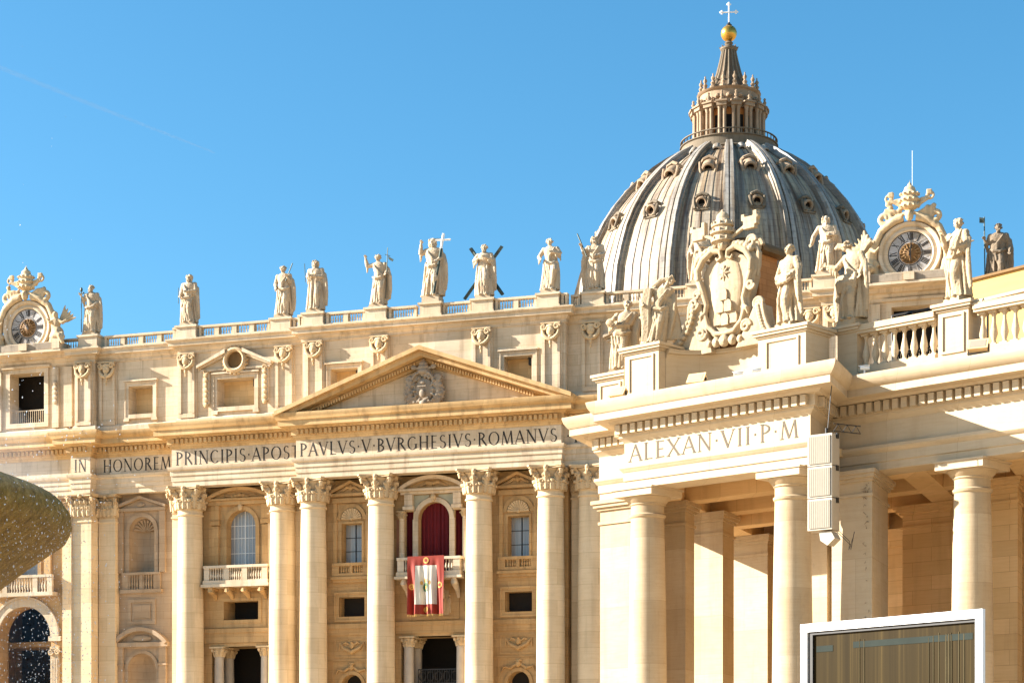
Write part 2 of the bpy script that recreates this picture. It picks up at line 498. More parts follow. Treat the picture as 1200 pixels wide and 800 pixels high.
def tag(o, label, cat, group=None, kind=None):
    if label: o['label'] = label
    if cat: o['category'] = cat
    if group: o['group'] = group
    if kind: o['kind'] = kind
    return o

def thing(name, label, cat, loc=(0, 0, 0), rotz=0.0, group=None):
    o = bpy.data.objects.new(name, None)
    o.empty_display_size = 0.5
    COL.objects.link(o)
    o.location = loc; o.rotation_euler = (0, 0, rotz)
    return tag(o, label, cat, group)

def sculpt(name, mb, voxel, mat, smooth=2, disp=0.0, dscale=1.0):
    """fuse overlapping lumps into one continuous carved surface"""
    me = bpy.data.meshes.new(name + '_rough')
    me.from_pydata(mb.v, [], mb.f)
    bm = bmesh.new(); bm.from_mesh(me); bmesh.ops.recalc_face_normals(bm, faces=bm.faces); bm.to_mesh(me); bm.free()
    o = bpy.data.objects.new(name + '_rough', me); COL.objects.link(o)
    r = o.modifiers.new('r', 'REMESH'); r.mode = 'VOXEL'; r.voxel_size = voxel; r.adaptivity = 0.0
    if smooth:
        s = o.modifiers.new('s', 'SMOOTH'); s.factor = 0.5; s.iterations = smooth
    if disp:
        tx = bpy.data.textures.new('carving', 'CLOUDS'); tx.noise_scale = dscale; tx.noise_depth = 2
        d = o.modifiers.new('d', 'DISPLACE'); d.texture = tx; d.strength = disp; d.texture_coords = 'LOCAL'; d.mid_level = 0.5
    dg = bpy.context.evaluated_depsgraph_get()
    res = bpy.data.meshes.new_from_object(o.evaluated_get(dg))
    bpy.data.objects.remove(o); bpy.data.meshes.remove(me)
    res.name = name
    res.polygons.foreach_set('use_smooth', [True] * len(res.polygons))
    res.materials.clear(); res.materials.append(mat)
    return res

def spiral(c, r0, turns, plane='xz', flip=1, n=22, shrink=0.18, start=0.0):
    pts = []
    for i in range(n + 1):
        t = i / n; a = start + flip * turns * 2 * pi * t; r = r0 * (1 - (1 - shrink) * t)
        if plane == 'xz': pts.append((c[0] + r * cos(a), c[1], c[2] + r * sin(a)))
        elif plane == 'yz': pts.append((c[0], c[1] + r * cos(a), c[2] + r * sin(a)))
        else: pts.append((c[0] + r * cos(a), c[1] + r * sin(a), c[2]))
    return pts

# ------------------------------------------------------------------ Roman capitals cut as strokes
def _arc(cx, cy, rx, ry, a0, a1, n=14, T=0.135, t=0.055):
    pts = []; ws = []
    for i in range(n + 1):
        a = radians(a0 + (a1 - a0) * i / n)
        pts.append((cx + rx * cos(a), cy + ry * sin(a))); ws.append(t + (T - t) * abs(cos(a)) ** 1.3)
    return pts, ws
_T, _t = 0.135, 0.06
def _s(*p, w=_T): return (list(p), [w] * len(p))
GLY = {
 'A': (0.80, [_s((.04, 0), (.41, 1), w=_t), _s((.39, 1), (.76, 0)), _s((.18, .34), (.62, .34), w=_t)], [(.04, 0), (.76, 0)]),
 'B': (0.64, [_s((.14, 0), (.14, 1)), _arc(.14, .745, .36, .235, 90, -90), _arc(.14, .265, .42, .245, 90, -90)], [(.12, 0), (.12, 1)]),
 'C': (0.80, [_arc(.46, .5, .38, .48, 48, 312, 20)], []),
 'E': (0.60, [_s((.14, 0), (.14, 1)), _s((.14, .97), (.54, .97), w=_t), _s((.14, .51), (.48, .51), w=_t), _s((.14, .03), (.56, .03), w=_t)], [(.12, 0), (.12, 1)]),
 'G': (0.86, [_arc(.46, .5, .38, .48, 48, 325, 20), _s((.76, .08), (.76, .42))], [(.76, .42)]),
 'H': (0.86, [_s((.14, 0), (.14, 1)), _s((.72, 0), (.72, 1)), _s((.14, .51), (.72, .51), w=_t)], [(.14, 0), (.14, 1), (.72, 0), (.72, 1)]),
 'I': (0.32, [_s((.16, 0), (.16, 1))], [(.16, 0), (.16, 1)]),
 'L': (0.60, [_s((.14, 0), (.14, 1)), _s((.14, .03), (.56, .03), w=_t)], [(.14, 0), (.14, 1)]),
 'M': (1.00, [_s((.08, 0), (.18, 1), w=_t), _s((.18, 1), (.50, .02)), _s((.50, .02), (.82, 1), w=_t), _s((.82, 1), (.92, 0))], [(.08, 0), (.92, 0)]),
 'N': (0.88, [_s((.12, 0), (.12, 1), w=_t), _s((.12, 1), (.76, 0)), _s((.76, 0), (.76, 1), w=_t)], [(.12, 0), (.76, 1), (.1, 1)]),
 'O': (0.94, [_arc(.47, .5, .40, .48, 0, 360, 28)], []),
 'P': (0.62, [_s((.14, 0), (.14, 1)), _arc(.14, .73, .40, .25, 90, -90)], [(.14, 0), (.12, 1)]),
 'R': (0.74, [_s((.14, 0), (.14, 1)), _arc(.14, .745, .38, .235, 90, -90), _s((.34, .5), (.72, 0))], [(.14, 0), (.12, 1)]),
 'S': (0.58, [_arc(.30, .745, .20, .225, 35, 270, 12, .11), _arc(.28, .26, .24, .245, 90, -145, 12, .12)], []),
 'T': (0.70, [_s((.35, 0), (.35, 1)), _s((.04, .97), (.66, .97), w=_t)], [(.35, 0)]),
 'U': (0.8, [_s((.05, 1), (.42, 0)), _s((.40, 0), (.75, 1), w=_t)], [(.05, 1), (.75, 1)]),
 'V': (0.8, [_s((.05, 1), (.42, 0)), _s((.40, 0), (.75, 1), w=_t)], [(.05, 1), (.75, 1)]),
 'X': (0.8, [_s((.06, 1), (.74, 0)), _s((.06, 0), (.74, 1), w=_t)], [(.06, 1), (.74, 0), (.06, 0), (.74, 1)]),
 'D': (0.85, [_s((.14, 0), (.14, 1)), _arc(.14, .5, .58, .475, 90, -90, 18)], [(.12, 0), (.12, 1)]),
 '.': (0.26, [_s((.13, .44), (.13, .56), w=.12)], []),
 ' ': (0.5, [], []),
}
def write(mb, text, x0, x1, z0, h, y, depth=0.05, squeeze=True):
    tot = sum(GLY[c][0] for c in text); gap = 0.16
    full = tot + gap * (len(text) - 1)
    k = (x1 - x0) / full
    x = x0; q = 0
    for c in text:
        w, strokes, serifs = GLY[c]
        for pts, ws in strokes:
            q += 1
            ribbon(mb, [(x + p[0] * k, z0 + p[1] * h) for p in pts], [v * min(k, h) for v in ws], y - depth - 0.0007 * (q % 7), y + 0.02)
        for sx, sz in serifs:
            q += 1
            s = min(k, h)
            mb.box(x + sx * k - .12 * s, x + sx * k + .12 * s, y - depth - 0.0007 * (q % 7) - 0.006, y + .02, z0 + sz * h - .022 * s, z0 + sz * h + .022 * s)
        x += (w + gap) * k
def ribbon(mb, pts, ws, y0, y1):
    n = len(pts); L = []; R = []
    for i in range(n):
        a = pts[max(0, i - 1)]; b = pts[min(n - 1, i + 1)]
        dx, dz = b[0] - a[0], b[1] - a[1]; l = hypot(dx, dz) or 1
        nx, nz = -dz / l, dx / l
        L.append((pts[i][0] + nx * ws[i] / 2, pts[i][1] + nz * ws[i] / 2)); R.append((pts[i][0] - nx * ws[i] / 2, pts[i][1] - nz * ws[i] / 2))
    vs = []
    for i in range(n):
        vs += [(L[i][0], y0, L[i][1]), (R[i][0], y0, R[i][1]), (R[i][0], y1, R[i][1]), (L[i][0], y1, L[i][1])]
    fs = []
    for i in range(n - 1):
        for j in range(4):
            j2 = (j + 1) % 4
            fs.append((i * 4 + j, i * 4 + j2, i * 4 + 4 + j2, i * 4 + 4 + j))
    fs.append((0, 1, 2, 3)); fs.append(((n - 1) * 4 + 3, (n - 1) * 4 + 2, (n - 1) * 4 + 1, (n - 1) * 4))
    mb.add(vs, fs)

# ------------------------------------------------------------------ carved repeats
def leaf(mb, bx, by, dx, dy, z, h, r, out):
    """acanthus leaf rising from (bx,by) and curling over towards (dx,dy)"""
    P = lambda o, zz: (bx + dx * o, by + dy * o, z + zz)
    mb.tube([P(0.02, 0), P(0.05, h * .45), P(0.10 * out / .4, h * .78), P(out * .6, h * .98), P(out, h * .93), P(out * 1.05, h * .76)],
            [r * .9, r * 1.05, r * 1.0, r * .85, r * .55, r * .2], 7)
    tx, ty = -dy, dx
    for s in (-1, 1):
        for k, (zz, oo) in enumerate(((.35, .12), (.62, .16), (.85, .28))):
            mb.ell((bx + dx * oo + tx * s * r * .95, by + dy * oo + ty * s * r * .95, z + h * zz), (r * .42, r * .42, h * .13), 6, 5)

def cor_capital(R, H):
    m = MB()
    m.lathe([(R * 1.0, 0), (R * 1.06, .08 * H), (R * 1.0, .1 * H), (R * .98, .5 * H), (R * 1.12, .78 * H), (R * 1.3, .86 * H)], 24)
    for k in range(8):
        a = 2 * pi * k / 8 + pi / 8
        leaf(m, R * cos(a), R * sin(a), cos(a), sin(a), .08 * H, .36 * H, R * .27, R * .34)
        a = 2 * pi * k / 8
        leaf(m, R * cos(a), R * sin(a), cos(a), sin(a), .10 * H, .62 * H, R * .25, R * .42)
    for k in range(4):
        a = pi / 4 + k * pi / 2
        d = (cos(a), sin(a))
        pts = [(d[0] * R * 1.0, d[1] * R * 1.0, .52 * H), (d[0] * R * 1.2, d[1] * R * 1.2, .74 * H), (d[0] * R * 1.5, d[1] * R * 1.5, .86 * H), (d[0] * R * 1.72, d[1] * R * 1.72, .80 * H), (d[0] * R * 1.66, d[1] * R * 1.66, .68 * H), (d[0] * R * 1.5, d[1] * R * 1.5, .70 * H), (d[0] * R * 1.52, d[1] * R * 1.52, .77 * H)]
        m.tube(pts, [R * .10, R * .13, R * .16, R * .15, R * .12, R * .09, R * .05], 7)
        for s in (-1, 1):
            b = a + s * .45
            q = a + s * .75
            m.tube([(cos(b) * R, sin(b) * R, .55 * H), (cos(q) * R * 1.15, sin(q) * R * 1.15, .75 * H), (cos(q) * R * 1.35, sin(q) * R * 1.35, .84 * H), (cos(q) * R * 1.38, sin(q) * R * 1.38, .74 * H)], [R * .08, R * .09, R * .1, R * .06], 6)
    # abacus with hollow sides
    poly = []
    for k in range(4):
        a = pi / 4 + k * pi / 2
        rc = R * 1.86
        poly += [(rc * cos(a - .07), rc * sin(a - .07)), (rc * cos(a + .07), rc * sin(a + .07))]
        for j in range(1, 6):
            t = j / 6; b = a + pi / 2 * t
            lin = rc * cos(pi / 4) / cos(b - a - pi / 4)
            rr = lin - R * .17 * sin(pi * t)
            poly.append((rr * cos(b), rr * sin(b)))
    m.prism(poly, .88 * H, .935 * H)
    m.prism([(p[0] * 1.06, p[1] * 1.06) for p in poly], .937 * H, H)
    for k in range(4):
        a = k * pi / 2
        m.ell((cos(a) * R * 1.24, sin(a) * R * 1.24, .90 * H), (R * .2, R * .2, R * .2), 8, 6)
    return m

def pil_capital(w, d, H):
    """same order, flattened onto a pilaster of width w standing d proud; front at y=0, x centred"""
    m = MB()
    m.box(-w / 2, w / 2, 0, d, 0, .88 * H)
    m.box(-w / 2 - .06, w / 2 + .06, -.06, d, .02 * H, .07 * H)
    R = w / 2
    for k in range(4):
        x = -w / 2 + w * (k + .5) / 4
        leaf(m, x, 0, 0, -1, .08 * H, .36 * H, R * .24, R * .28)
    for k in range(3):
        x = -w / 2 + w * (k + 1) / 4
        leaf(m, x, 0, 0, -1, .12 * H, .60 * H, R * .22, R * .36)
    for s in (-1, 1):
        leaf(m, s * w / 2, d * .4, s, 0, .08 * H, .36 * H, R * .22, R * .26)
        leaf(m, s * w / 2, 0.02, s * .7, -.7, .12 * H, .60 * H, R * .22, R * .34)
        m.tube([(s * w * .4, -.02, .52 * H), (s * w * .5, -.2, .74 * H), (s * w * .6, -.42, .86 * H), (s * w * .68, -.5, .8 * H), (s * w * .66, -.46, .68 * H), (s * w * .6, -.4, .70 * H)], [R * .1, R * .13, R * .15, R * .14, R * .11, R * .05], 7)
        m.tube([(s * w * .2, -.02, .55 * H), (s * w * .12, -.15, .78 * H), (s * w * .05, -.25, .82 * H)], [R * .08, R * .1, R * .05], 6)
    a = w * .69
    m.prism([(-a, -.62), (-a + .12, -.72), (0, -.42), (a - .12, -.72), (a, -.62), (a, d), (-a, d)], .885 * H, .935 * H)
    m.prism([(-a - .06, -.68), (-a + .1, -.78), (0, -.48), (a - .1, -.78), (a + .06, -.68), (a + .06, d), (-a - .06, d)], .937 * H, H)
    m.ell((0, -.5, .9 * H), R * .2, 8, 6)
    return m

def baluster(mb, x, y, z0, z1, r, n=8):
    h = z1 - z0
    mb.lathe([(r * .75, z0), (r * .75, z0 + .08 * h), (r * .45, z0 + .14 * h), (r * .95, z0 + .34 * h), (r * .9, z0 + .42 * h), (r * .42, z0 + .72 * h), (r * .4, z0 + .84 * h), (r * .7, z0 + .9 * h), (r * .7, z1)], n, (x, y, 0))

def frame_xz(mb, x0, x1, z0, z1, w, y0, y1, bottom=True):
    mb.box(x0 - w, x0, y0, y1, z0, z1); mb.box(x1, x1 + w, y0, y1, z0, z1)
    mb.box(x0 - w - .004, x1 + w + .004, y0 - .004, y1, z1, z1 + w)
    if bottom: mb.box(x0 - w - .004, x1 + w + .004, y0 - .004, y1, z0 - w, z0)

def arch_band(mb, cx, zs, ri, ro, y0, y1, a0=0, a1=180, n=24):
    poly = [(cx + ro * cos(radians(a0 + (a1 - a0) * i / n)), zs + ro * sin(radians(a0 + (a1 - a0) * i / n))) for i in range(n + 1)]
    poly += [(cx + ri * cos(radians(a1 - (a1 - a0) * i / n)), zs + ri * sin(radians(a1 - (a1 - a0) * i / n))) for i in range(n + 1)]
    # as quads, to keep the concave outline clean
    m = n + 1
    for i in range(n):
        o0, o1 = poly[i], poly[i + 1]; i0, i1 = poly[2 * m - 1 - i], poly[2 * m - 2 - i]
        mb.add([(o0[0], y0, o0[1]), (o1[0], y0, o1[1]), (i1[0], y0, i1[1]), (i0[0], y0, i0[1]), (o0[0], y1, o0[1]), (o1[0], y1, o1[1]), (i1[0], y1, i1[1]), (i0[0], y1, i0[1])],
               [(0, 1, 2, 3), (0, 1, 5, 4), (3, 2, 6, 7)])
    for e in (0, n):
        o, ii = poly[e], poly[2 * m - 1 - e]
        mb.add([(o[0], y0, o[1]), (ii[0], y0, ii[1]), (ii[0], y1, ii[1]), (o[0], y1, o[1])], [(0, 1, 2, 3)])

def chevron(mb, cx, hw, z0, za, t, y0, y1):
    """raking band of vertical thickness t whose upper edge runs from (+-hw,z0) to (0,za)"""
    for s in (-1, 1):
        mb.slab([(cx + s * hw, z0), (cx, za), (cx, za - t), (cx + s * hw, z0 - t)] if s > 0 else [(cx - hw, z0), (cx - hw, z0 - t), (cx, za - t), (cx, za)], y0, y1)

def seg_arc(cx, hw, z0, za, n=16):
    h = za - z0; R = (hw * hw + h * h) / (2 * h); zc = za - R
    a = math.asin(hw / R)
    return [(cx + R * sin(-a + 2 * a * i / n), zc + R * cos(-a + 2 * a * i / n)) for i in range(n + 1)], R, zc, a

def seg_band(mb, cx, hw, z0, za, t, y0, y1):
    pts, R, zc, a = seg_arc(cx, hw, z0, za)
    inn = [(cx + (R - t) * sin(-a + 2 * a * i / 16), zc + (R - t) * cos(-a + 2 * a * i / 16)) for i in range(17)]
    for i in range(16):
        o0, o1, i0, i1 = pts[i], pts[i + 1], inn[i], inn[i + 1]
        mb.add([(o0[0], y0, o0[1]), (o1[0], y0, o1[1]), (i1[0], y0, i1[1]), (i0[0], y0, i0[1]), (o0[0], y1, o0[1]), (o1[0], y1, o1[1]), (i1[0], y1, i1[1]), (i0[0], y1, i0[1])],
               [(0, 1, 2, 3), (0, 1, 5, 4), (3, 2, 6, 7)])
    for i in (0, 16):
        mb.add([(pts[i][0], y0, pts[i][1]), (inn[i][0], y0, inn[i][1]), (inn[i][0], y1, inn[i][1]), (pts[i][0], y1, pts[i][1])], [(0, 1, 2, 3)])

# ------------------------------------------------------------------ ground
g = MB()
g.add([(-4000, -4000, GZ), (4000, -4000, GZ), (4000, 4000, GZ), (-4000, 4000, GZ)], [(0, 1, 2, 3)])
tag(obj('ground', g, M_ground, normals=False), None, None, kind='structure')

# ------------------------------------------------------------------ basilica facade
FROT = math.atan(-0.33)
FLOC = (-7.60, 199.75, 0)
FA = thing('basilica_facade', 'long travertine church front with giant columns, pediment and statue-topped balustrade', 'church facade', FLOC, FROT)
def fa(name, mb, mat, parent=None, loc=None, angle=38): return obj(name, mb, mat, parent or FA, loc, angle)

XA, XB, XC, XD, XE = 14.15, 28.9, 39.3, 41.6, 57.5
def sym(path): return [(-x, y) for x, y in path] + [(x, y) for x, y in path[::-1]]
def plan(e, d, c, b, a):
    return sym([(XE, 8.0), (XE, e), (XD, e), (XD, d), (XC, d), (XC, c), (XB, c), (XB, b), (XA, b), (XA, a)])
# mouldings sweep left to right: out is towards the square
ENT = [(0, 31.85), (0, 32.40), (.09, 32.42), (.09, 32.95), (.18, 32.97), (.18, 33.45), (.34, 33.55), (.42, 33.78), (.42, 33.88), (.04, 33.92)]
ENT2 = [(.04, 33.92), (.04, 35.75), (.16, 35.95), (.30, 36.12), (.30, 36.22), (.42, 36.24), (.42, 36.80), (.62, 36.84), (.70, 37.0), (1.45, 37.02), (1.45, 37.55), (1.55, 37.60), (1.78, 37.95), (1.85, 38.22), (1.85, 38.30)]
path = plan(-.5, -1.3, -.1, -2.3, -3.3)
m = MB(); m.sweep(ENT + [(-1.6, 33.92), (-1.6, 31.85)], path); fa('architrave', m, M_attic)
m = MB(); m.sweep([(.04, 33.925), (.04, 35.75), (-1.6, 35.75), (-1.6, 33.925)], path); fa('frieze', m, M_attic)
m = MB(); m.sweep([(.04, 35.755)] + ENT2[2:] + [(-3.0, 38.5), (-3.0, 35.755)], path); CORN = fa('cornice', m, M_orn)
m = MB()
def dentil_run(x0, x1, y, z0=36.28, z1=36.76, w=.30, pitch=.52, d=.22):
    n = max(1, int((x1 - x0) / pitch))
    for i in range(n):
        x = x0 + (x1 - x0) * (i + .5) / n
        m.box(x - w / 2, x + w / 2, y - .42 - d, y - .40, z0, z1)
for s in (-1, 1):
    for x0, x1, y in ((XD, XE, -.5), (XC, XD, -1.3), (XB, XC, -.1), (XA, XB, -2.3)):
        m = MB(); dentil_run(min(s * x0, s * x1) + .1, max(s * x0, s * x1) - .1, y); fa('dentils', m, M_orn)
m = MB(); dentil_run(-XA + .1, XA - .1, -3.3)
fa('dentils', m, M_orn)

for txt, x0, x1, z0, h, y in (('PAVLVS.V.BVRGHESIVS.ROMANVS', -13.75, 13.75, 34.12, 1.30, -3.34), ('PRINCIPIS.APOST', -28.45, -14.3, 34.12, 1.35, -2.34),
                              ('HONOREM', -38.35, -30.25, 34.2, 1.32, -.14), ('IN', -41.2, -39.75, 34.2, 1.3, -1.34), ('.PONT.MAX', 14.35, 28.4, 34.12, 1.3, -2.34), ('AN.MDCXII', 29.3, 38.4, 34.2, 1.3, -.14)):
    m = MB(); write(m, txt, x0, x1, z0, h, y, .012); fa('inscription', m, M_letter)

# giant order
RC = 1.40
ZB, ZS, ZT = 4.3, 29.25, 31.84
m = MB()
prof = [(RC * 1.03, ZB + 1.2)]
for i in range(13):
    t = i / 12; prof.append((RC * (1.02 - .12 * t ** 2.2), ZB + 1.25 + (ZS - ZB - 1.75) * t))
prof += [(RC * .90, ZS - .48), (RC * 1.0, ZS - .44), (RC * 1.0, ZS - .30), (RC * .93, ZS - .26), (RC * .92, ZS)]
m.lathe(prof, 44)
shaft_me = mesh_from('column', m, M_col, 30)
cap_me = mesh_from('capital', cor_capital(RC * .92, ZT - ZS), M_carve, 50)
m = MB()
m.box(-1.95, 1.95, -1.95, 1.95, ZB, ZB + .45)
m.lathe([(RC * 1.36, ZB + .452), (RC * 1.40, ZB + .6), (RC * 1.32, ZB + .75), (RC * 1.14, ZB + .85), (RC * 1.14, ZB + .95), (RC * 1.22, ZB + 1.05), (RC * 1.18, ZB + 1.2)], 40)
base_me = mesh_from('base', m, M_col)
for s in (-1, 1):
    for x, y in ((5.27, -2.2), (12.75, -2.2), (16.67, -1.2), (27.36, -1.2)):
        c = fa('column', shaft_me, M_col, None, (s * x, y, 0))
        obj('capital', cap_me, None, c, (0, 0, ZS)); obj('base', base_me, None, c)

# pilasters: (x centre, front y, width, depth)
pcap = {}
def pilaster(x, y, w, d, z0=ZB, mat=M_col):
    m = MB(); m.box(-w / 2, w / 2, 0, d, z0, ZS); m.box(-w / 2 - .1, w / 2 + .1, -.1, d, ZS - .45, ZS - .28)
    m.box(-w / 2 - .25, w / 2 + .25, -.25, d, z0, z0 + 1.1)
    p = fa('pilaster', m, mat, None, (x, y, 0))
    k = (round(w, 2), round(d, 2))
    if k not in pcap: pcap[k] = mesh_from('capital', pil_capital(w * .97, d, ZT - ZS), M_carve, 50)
    obj('capital', pcap[k], None, p, (0, 0, ZS))
for s in (-1, 1):
    pilaster(s * 28.75, -.45, 2.3, 1.8)
    pilaster(s * 15.2, -.5, 1.6, .6); pilaster(s * 18.2, -.35, 1.1, .4)
    pilaster(s * 40.45, -1.05, 2.3, 3.0)
    pilaster(s * 38.2, .35, 2.0, 1.0)
    pilaster(s * 55.9, -.3, 2.6, .8); pilaster(s * 42.6, -.2, 1.5, .6)

# ---- walls with openings, bay by bay
YA, YB, YC, YE = -.9, 0.0, 1.2, .2
GZF = GZ
def side_window(cx, Y, s):
    """narrow bay of the pedimented centre"""
    m = MB(); m.wall(cx - 3.2, cx + 3.2, 4.3, 31.84, Y, 1.3, [(cx - 1.12, cx + 1.12, 23.3, 27.35, 0), (cx - 1.42, cx + 1.42, 17.8, 19.8, 0), (cx - 1.15, cx + 1.15, 4.3, 10.7, 1.15)])
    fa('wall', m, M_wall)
    # shell niche over the window: sunk half round
    w = MB()
    frame_xz(w, cx - 1.12, cx + 1.12, 23.32, 27.35, .22, Y - .12, Y + .1, False)
    arch_band(w, cx, 27.75, 1.22, 1.62, Y - .16, Y + .05)
    w.box(cx - 2.0, cx - 1.62, Y - .22, Y + .02, 23.3, 29.9); w.box(cx + 1.62, cx + 2.0, Y - .22, Y + .02, 23.3, 29.9)
    w.box(cx - 2.1, cx + 2.1, Y - .3, Y + .02, 29.45, 29.95)
    w.box(cx - 2.25, cx + 2.25, Y - .6, Y + .02, 30.12, 30.4)
    chevron(w, cx, 2.3, 30.68, 31.72, .3, Y - .62, Y + .02)
    win = fa('window', w, M_wall)
    t = MB(); t.slab([(cx - 1.9, 30.4), (cx + 1.9, 30.4), (cx, 31.5)], Y - .22, Y + .02)
    for k in (-1, 1):
        t.tube([(cx, Y - .3, 30.9), (cx + k * .4, Y - .35, 31.05), (cx + k * .8, Y - .32, 30.75), (cx + k * 1.2, Y - .28, 30.62)], [.14, .17, .13, .06], 7)
    t.ell((cx, Y - .34, 30.95), (.22, .16, .3)); obj('pediment', t, M_wall, win)
    sh = MB()
    n = 12
    for i in range(n):
        a = pi * (i + .5) / n
        sh.tube([(cx + .14 * cos(a), Y - .16, 27.78 + .14 * sin(a)), (cx + .62 * cos(a), Y - .06, 27.78 + .62 * sin(a)), (cx + 1.14 * cos(a), Y - .14, 27.78 + 1.14 * sin(a))], [.05, .10, .16], 6)
    sh.ell((cx, Y - .18, 27.85), .2); obj('shell', sh, M_carve, win)
    p = MB(); p.box(cx - 1.3, cx + 1.3, Y + 1.1, Y + 1.16, 23.2, 27.5); pane = obj('pane', p, M_glass, win)
    b = MB(); b.box(cx - .05, cx + .05, Y + 1.02, Y + 1.09, 23.3, 27.35)
    for zz in (24.6, 26.0): b.box(cx - 1.12, cx + 1.12, Y + 1.04, Y + 1.085, zz - .03, zz + .03)
    obj('glazing_bars', b, M_iron, win)
    q = MB(); q.box(cx - 2.1, cx + 2.1, Y - .42, Y + .02, 23.0, 23.3); q.box(cx - 2.1, cx + 2.1, Y - .36, Y + .02, 21.95, 22.25)
    for x0, x1 in ((-2.1, -1.35), (-.16, .16), (1.35, 2.1)): q.box(cx + x0, cx + x1, Y - .34, Y + .02, 22.25, 23.0)
    q.box(cx - 1.4, cx + 1.4, Y - .06, Y + .02, 22.25, 23.0)
    for k in range(4):
        for g0 in (-1.24, .27): baluster(q, cx + g0 + .16 + k * .26, Y - .22, 22.25, 23.0, .11)
    q.box(cx - 2.2, cx + 2.2, Y - .5, Y + .02, 21.6, 21.9); q.box(cx - 2.05, cx + 2.05, Y - .25, Y + .02, 21.3, 21.6)
    fa('balustrade', q, M_wall)
    z = MB(); frame_xz(z, cx - 1.42, cx + 1.42, 17.8, 19.8, .32, Y - .1, Y + .1); frame_xz(z, cx - 1.74, cx + 1.74, 17.48, 20.12, .2, Y - .2, Y + .02)
    fa('window_frame', z, M_wall)
    z = MB(); z.box(cx - 3.2, cx + 3.2, Y - .28, Y + .02, 16.55, 17.05); z.box(cx - 3.2, cx + 3.2, Y - .16, Y + .02, 15.9, 16.55); z.box(cx - 3.2, cx + 3.2, Y - .1, Y + .02, 13.25, 13.42)
    fa('string_course', z, M_wall)
    z = MB(); frame_xz(z, cx - 1.85, cx + 1.85, 13.75, 15.4, .14, Y - .08, Y + .02)
    z.tube([(cx - 1.3, Y - .08, 15.1), (cx - .9, Y - .16, 14.55), (cx, Y - .2, 14.15), (cx + .9, Y - .16, 14.55), (cx + 1.3, Y - .08, 15.1)], [.1, .17, .24, .17, .1], 8)
    z.ell((cx, Y - .14, 14.85), (.3, .16, .38)); z.ell((cx, Y - .2, 15.15), (.15, .14, .15))
    for k in (-1, 1): z.tube([(cx + k * .25, Y - .1, 14.9), (cx + k * .65, Y - .14, 15.15), (cx + k * 1.0, Y - .1, 14.95)], [.1, .14, .05], 6); z.tube([(cx + k * 1.35, Y - .1, 15.15), (cx + k * 1.42, Y - .12, 14.3)], [.1, .06], 6)
    fa('garland_panel', z, M_wall)
    z = MB(); arch_band(z, cx, 10.7, 1.15, 1.5, Y - .12, Y + .1); z.box(cx - 1.5, cx - 1.15, Y - .12, Y + .1, 4.3, 10.7); z.box(cx + 1.15, cx + 1.5, Y - .12, Y + .1, 4.3, 10.7)
    z.ell((cx, Y - .25, 12.6), (.28, .2, .34)); z.ell((cx, Y - .2, 12.95), (.4, .14, .12))
    for k in (-1, 1): z.tube([(cx + k * .2, Y - .15, 12.6), (cx + k * .8, Y - .18, 12.2), (cx + k * 1.5, Y - .15, 12.35), (cx + k * 1.8, Y - .1, 11.8)], [.12, .18, .13, .05], 7)
    frame_xz(z, cx - 2.1, cx + 2.1, 4.5, 13.1, .1, Y - .06, Y + .02, False)
    fa('doorway_arch', z, M_wall)
    z = MB(); z.box(cx - 2.2, cx + 2.2, Y + 1.31, Y + 1.4, 17.4, 20.2); fa('interior_shade_panel', z, M_dark); z = MB(); z.box(cx - 2.2, cx + 2.2, Y + 1.31, Y + 1.4, 4.3, 12.2); fa('interior_shade_panel', z, M_dark)  # thin sheets painted dark for the shade behind the openings
for s in (-1, 1): side_window(s * 9.01, YA, s)

def column_small(mb, x, y, z0, z1, r):
    mb.lathe([(r * 1.3, z0), (r * 1.3, z0 + .25), (r * 1.05, z0 + .4), (r, z0 + .5), (r * .9, z1 - 1.15), (r * 1.0, z1 - 1.12), (r * .95, z1 - 1.05)], 20, (x, y, 0))
def ionic_cap(mb, x, y, z1, r, h=1.05):
    mb.lathe([(r * .92, z1 - h), (r * 1.05, z1 - h * .55), (r * 1.15, z1 - .22)], 16, (x, y, 0))
    mb.box(x - r * 1.42, x + r * 1.42, y - r * 1.42, y + r * 1.42, z1 - .18, z1)
    for a in range(8):
        q = a * pi / 4
        leaf(mb, x + r * .85 * cos(q), y + r * .85 * sin(q), cos(q), sin(q), z1 - h, h * .62, r * .24, r * .42)
    for a in range(4):
        q = pi / 4 + a * pi / 2
        mb.ell((x + r * 1.38 * cos(q), y + r * 1.38 * sin(q), z1 - .36), (r * .28, r * .28, .2), 8, 6)

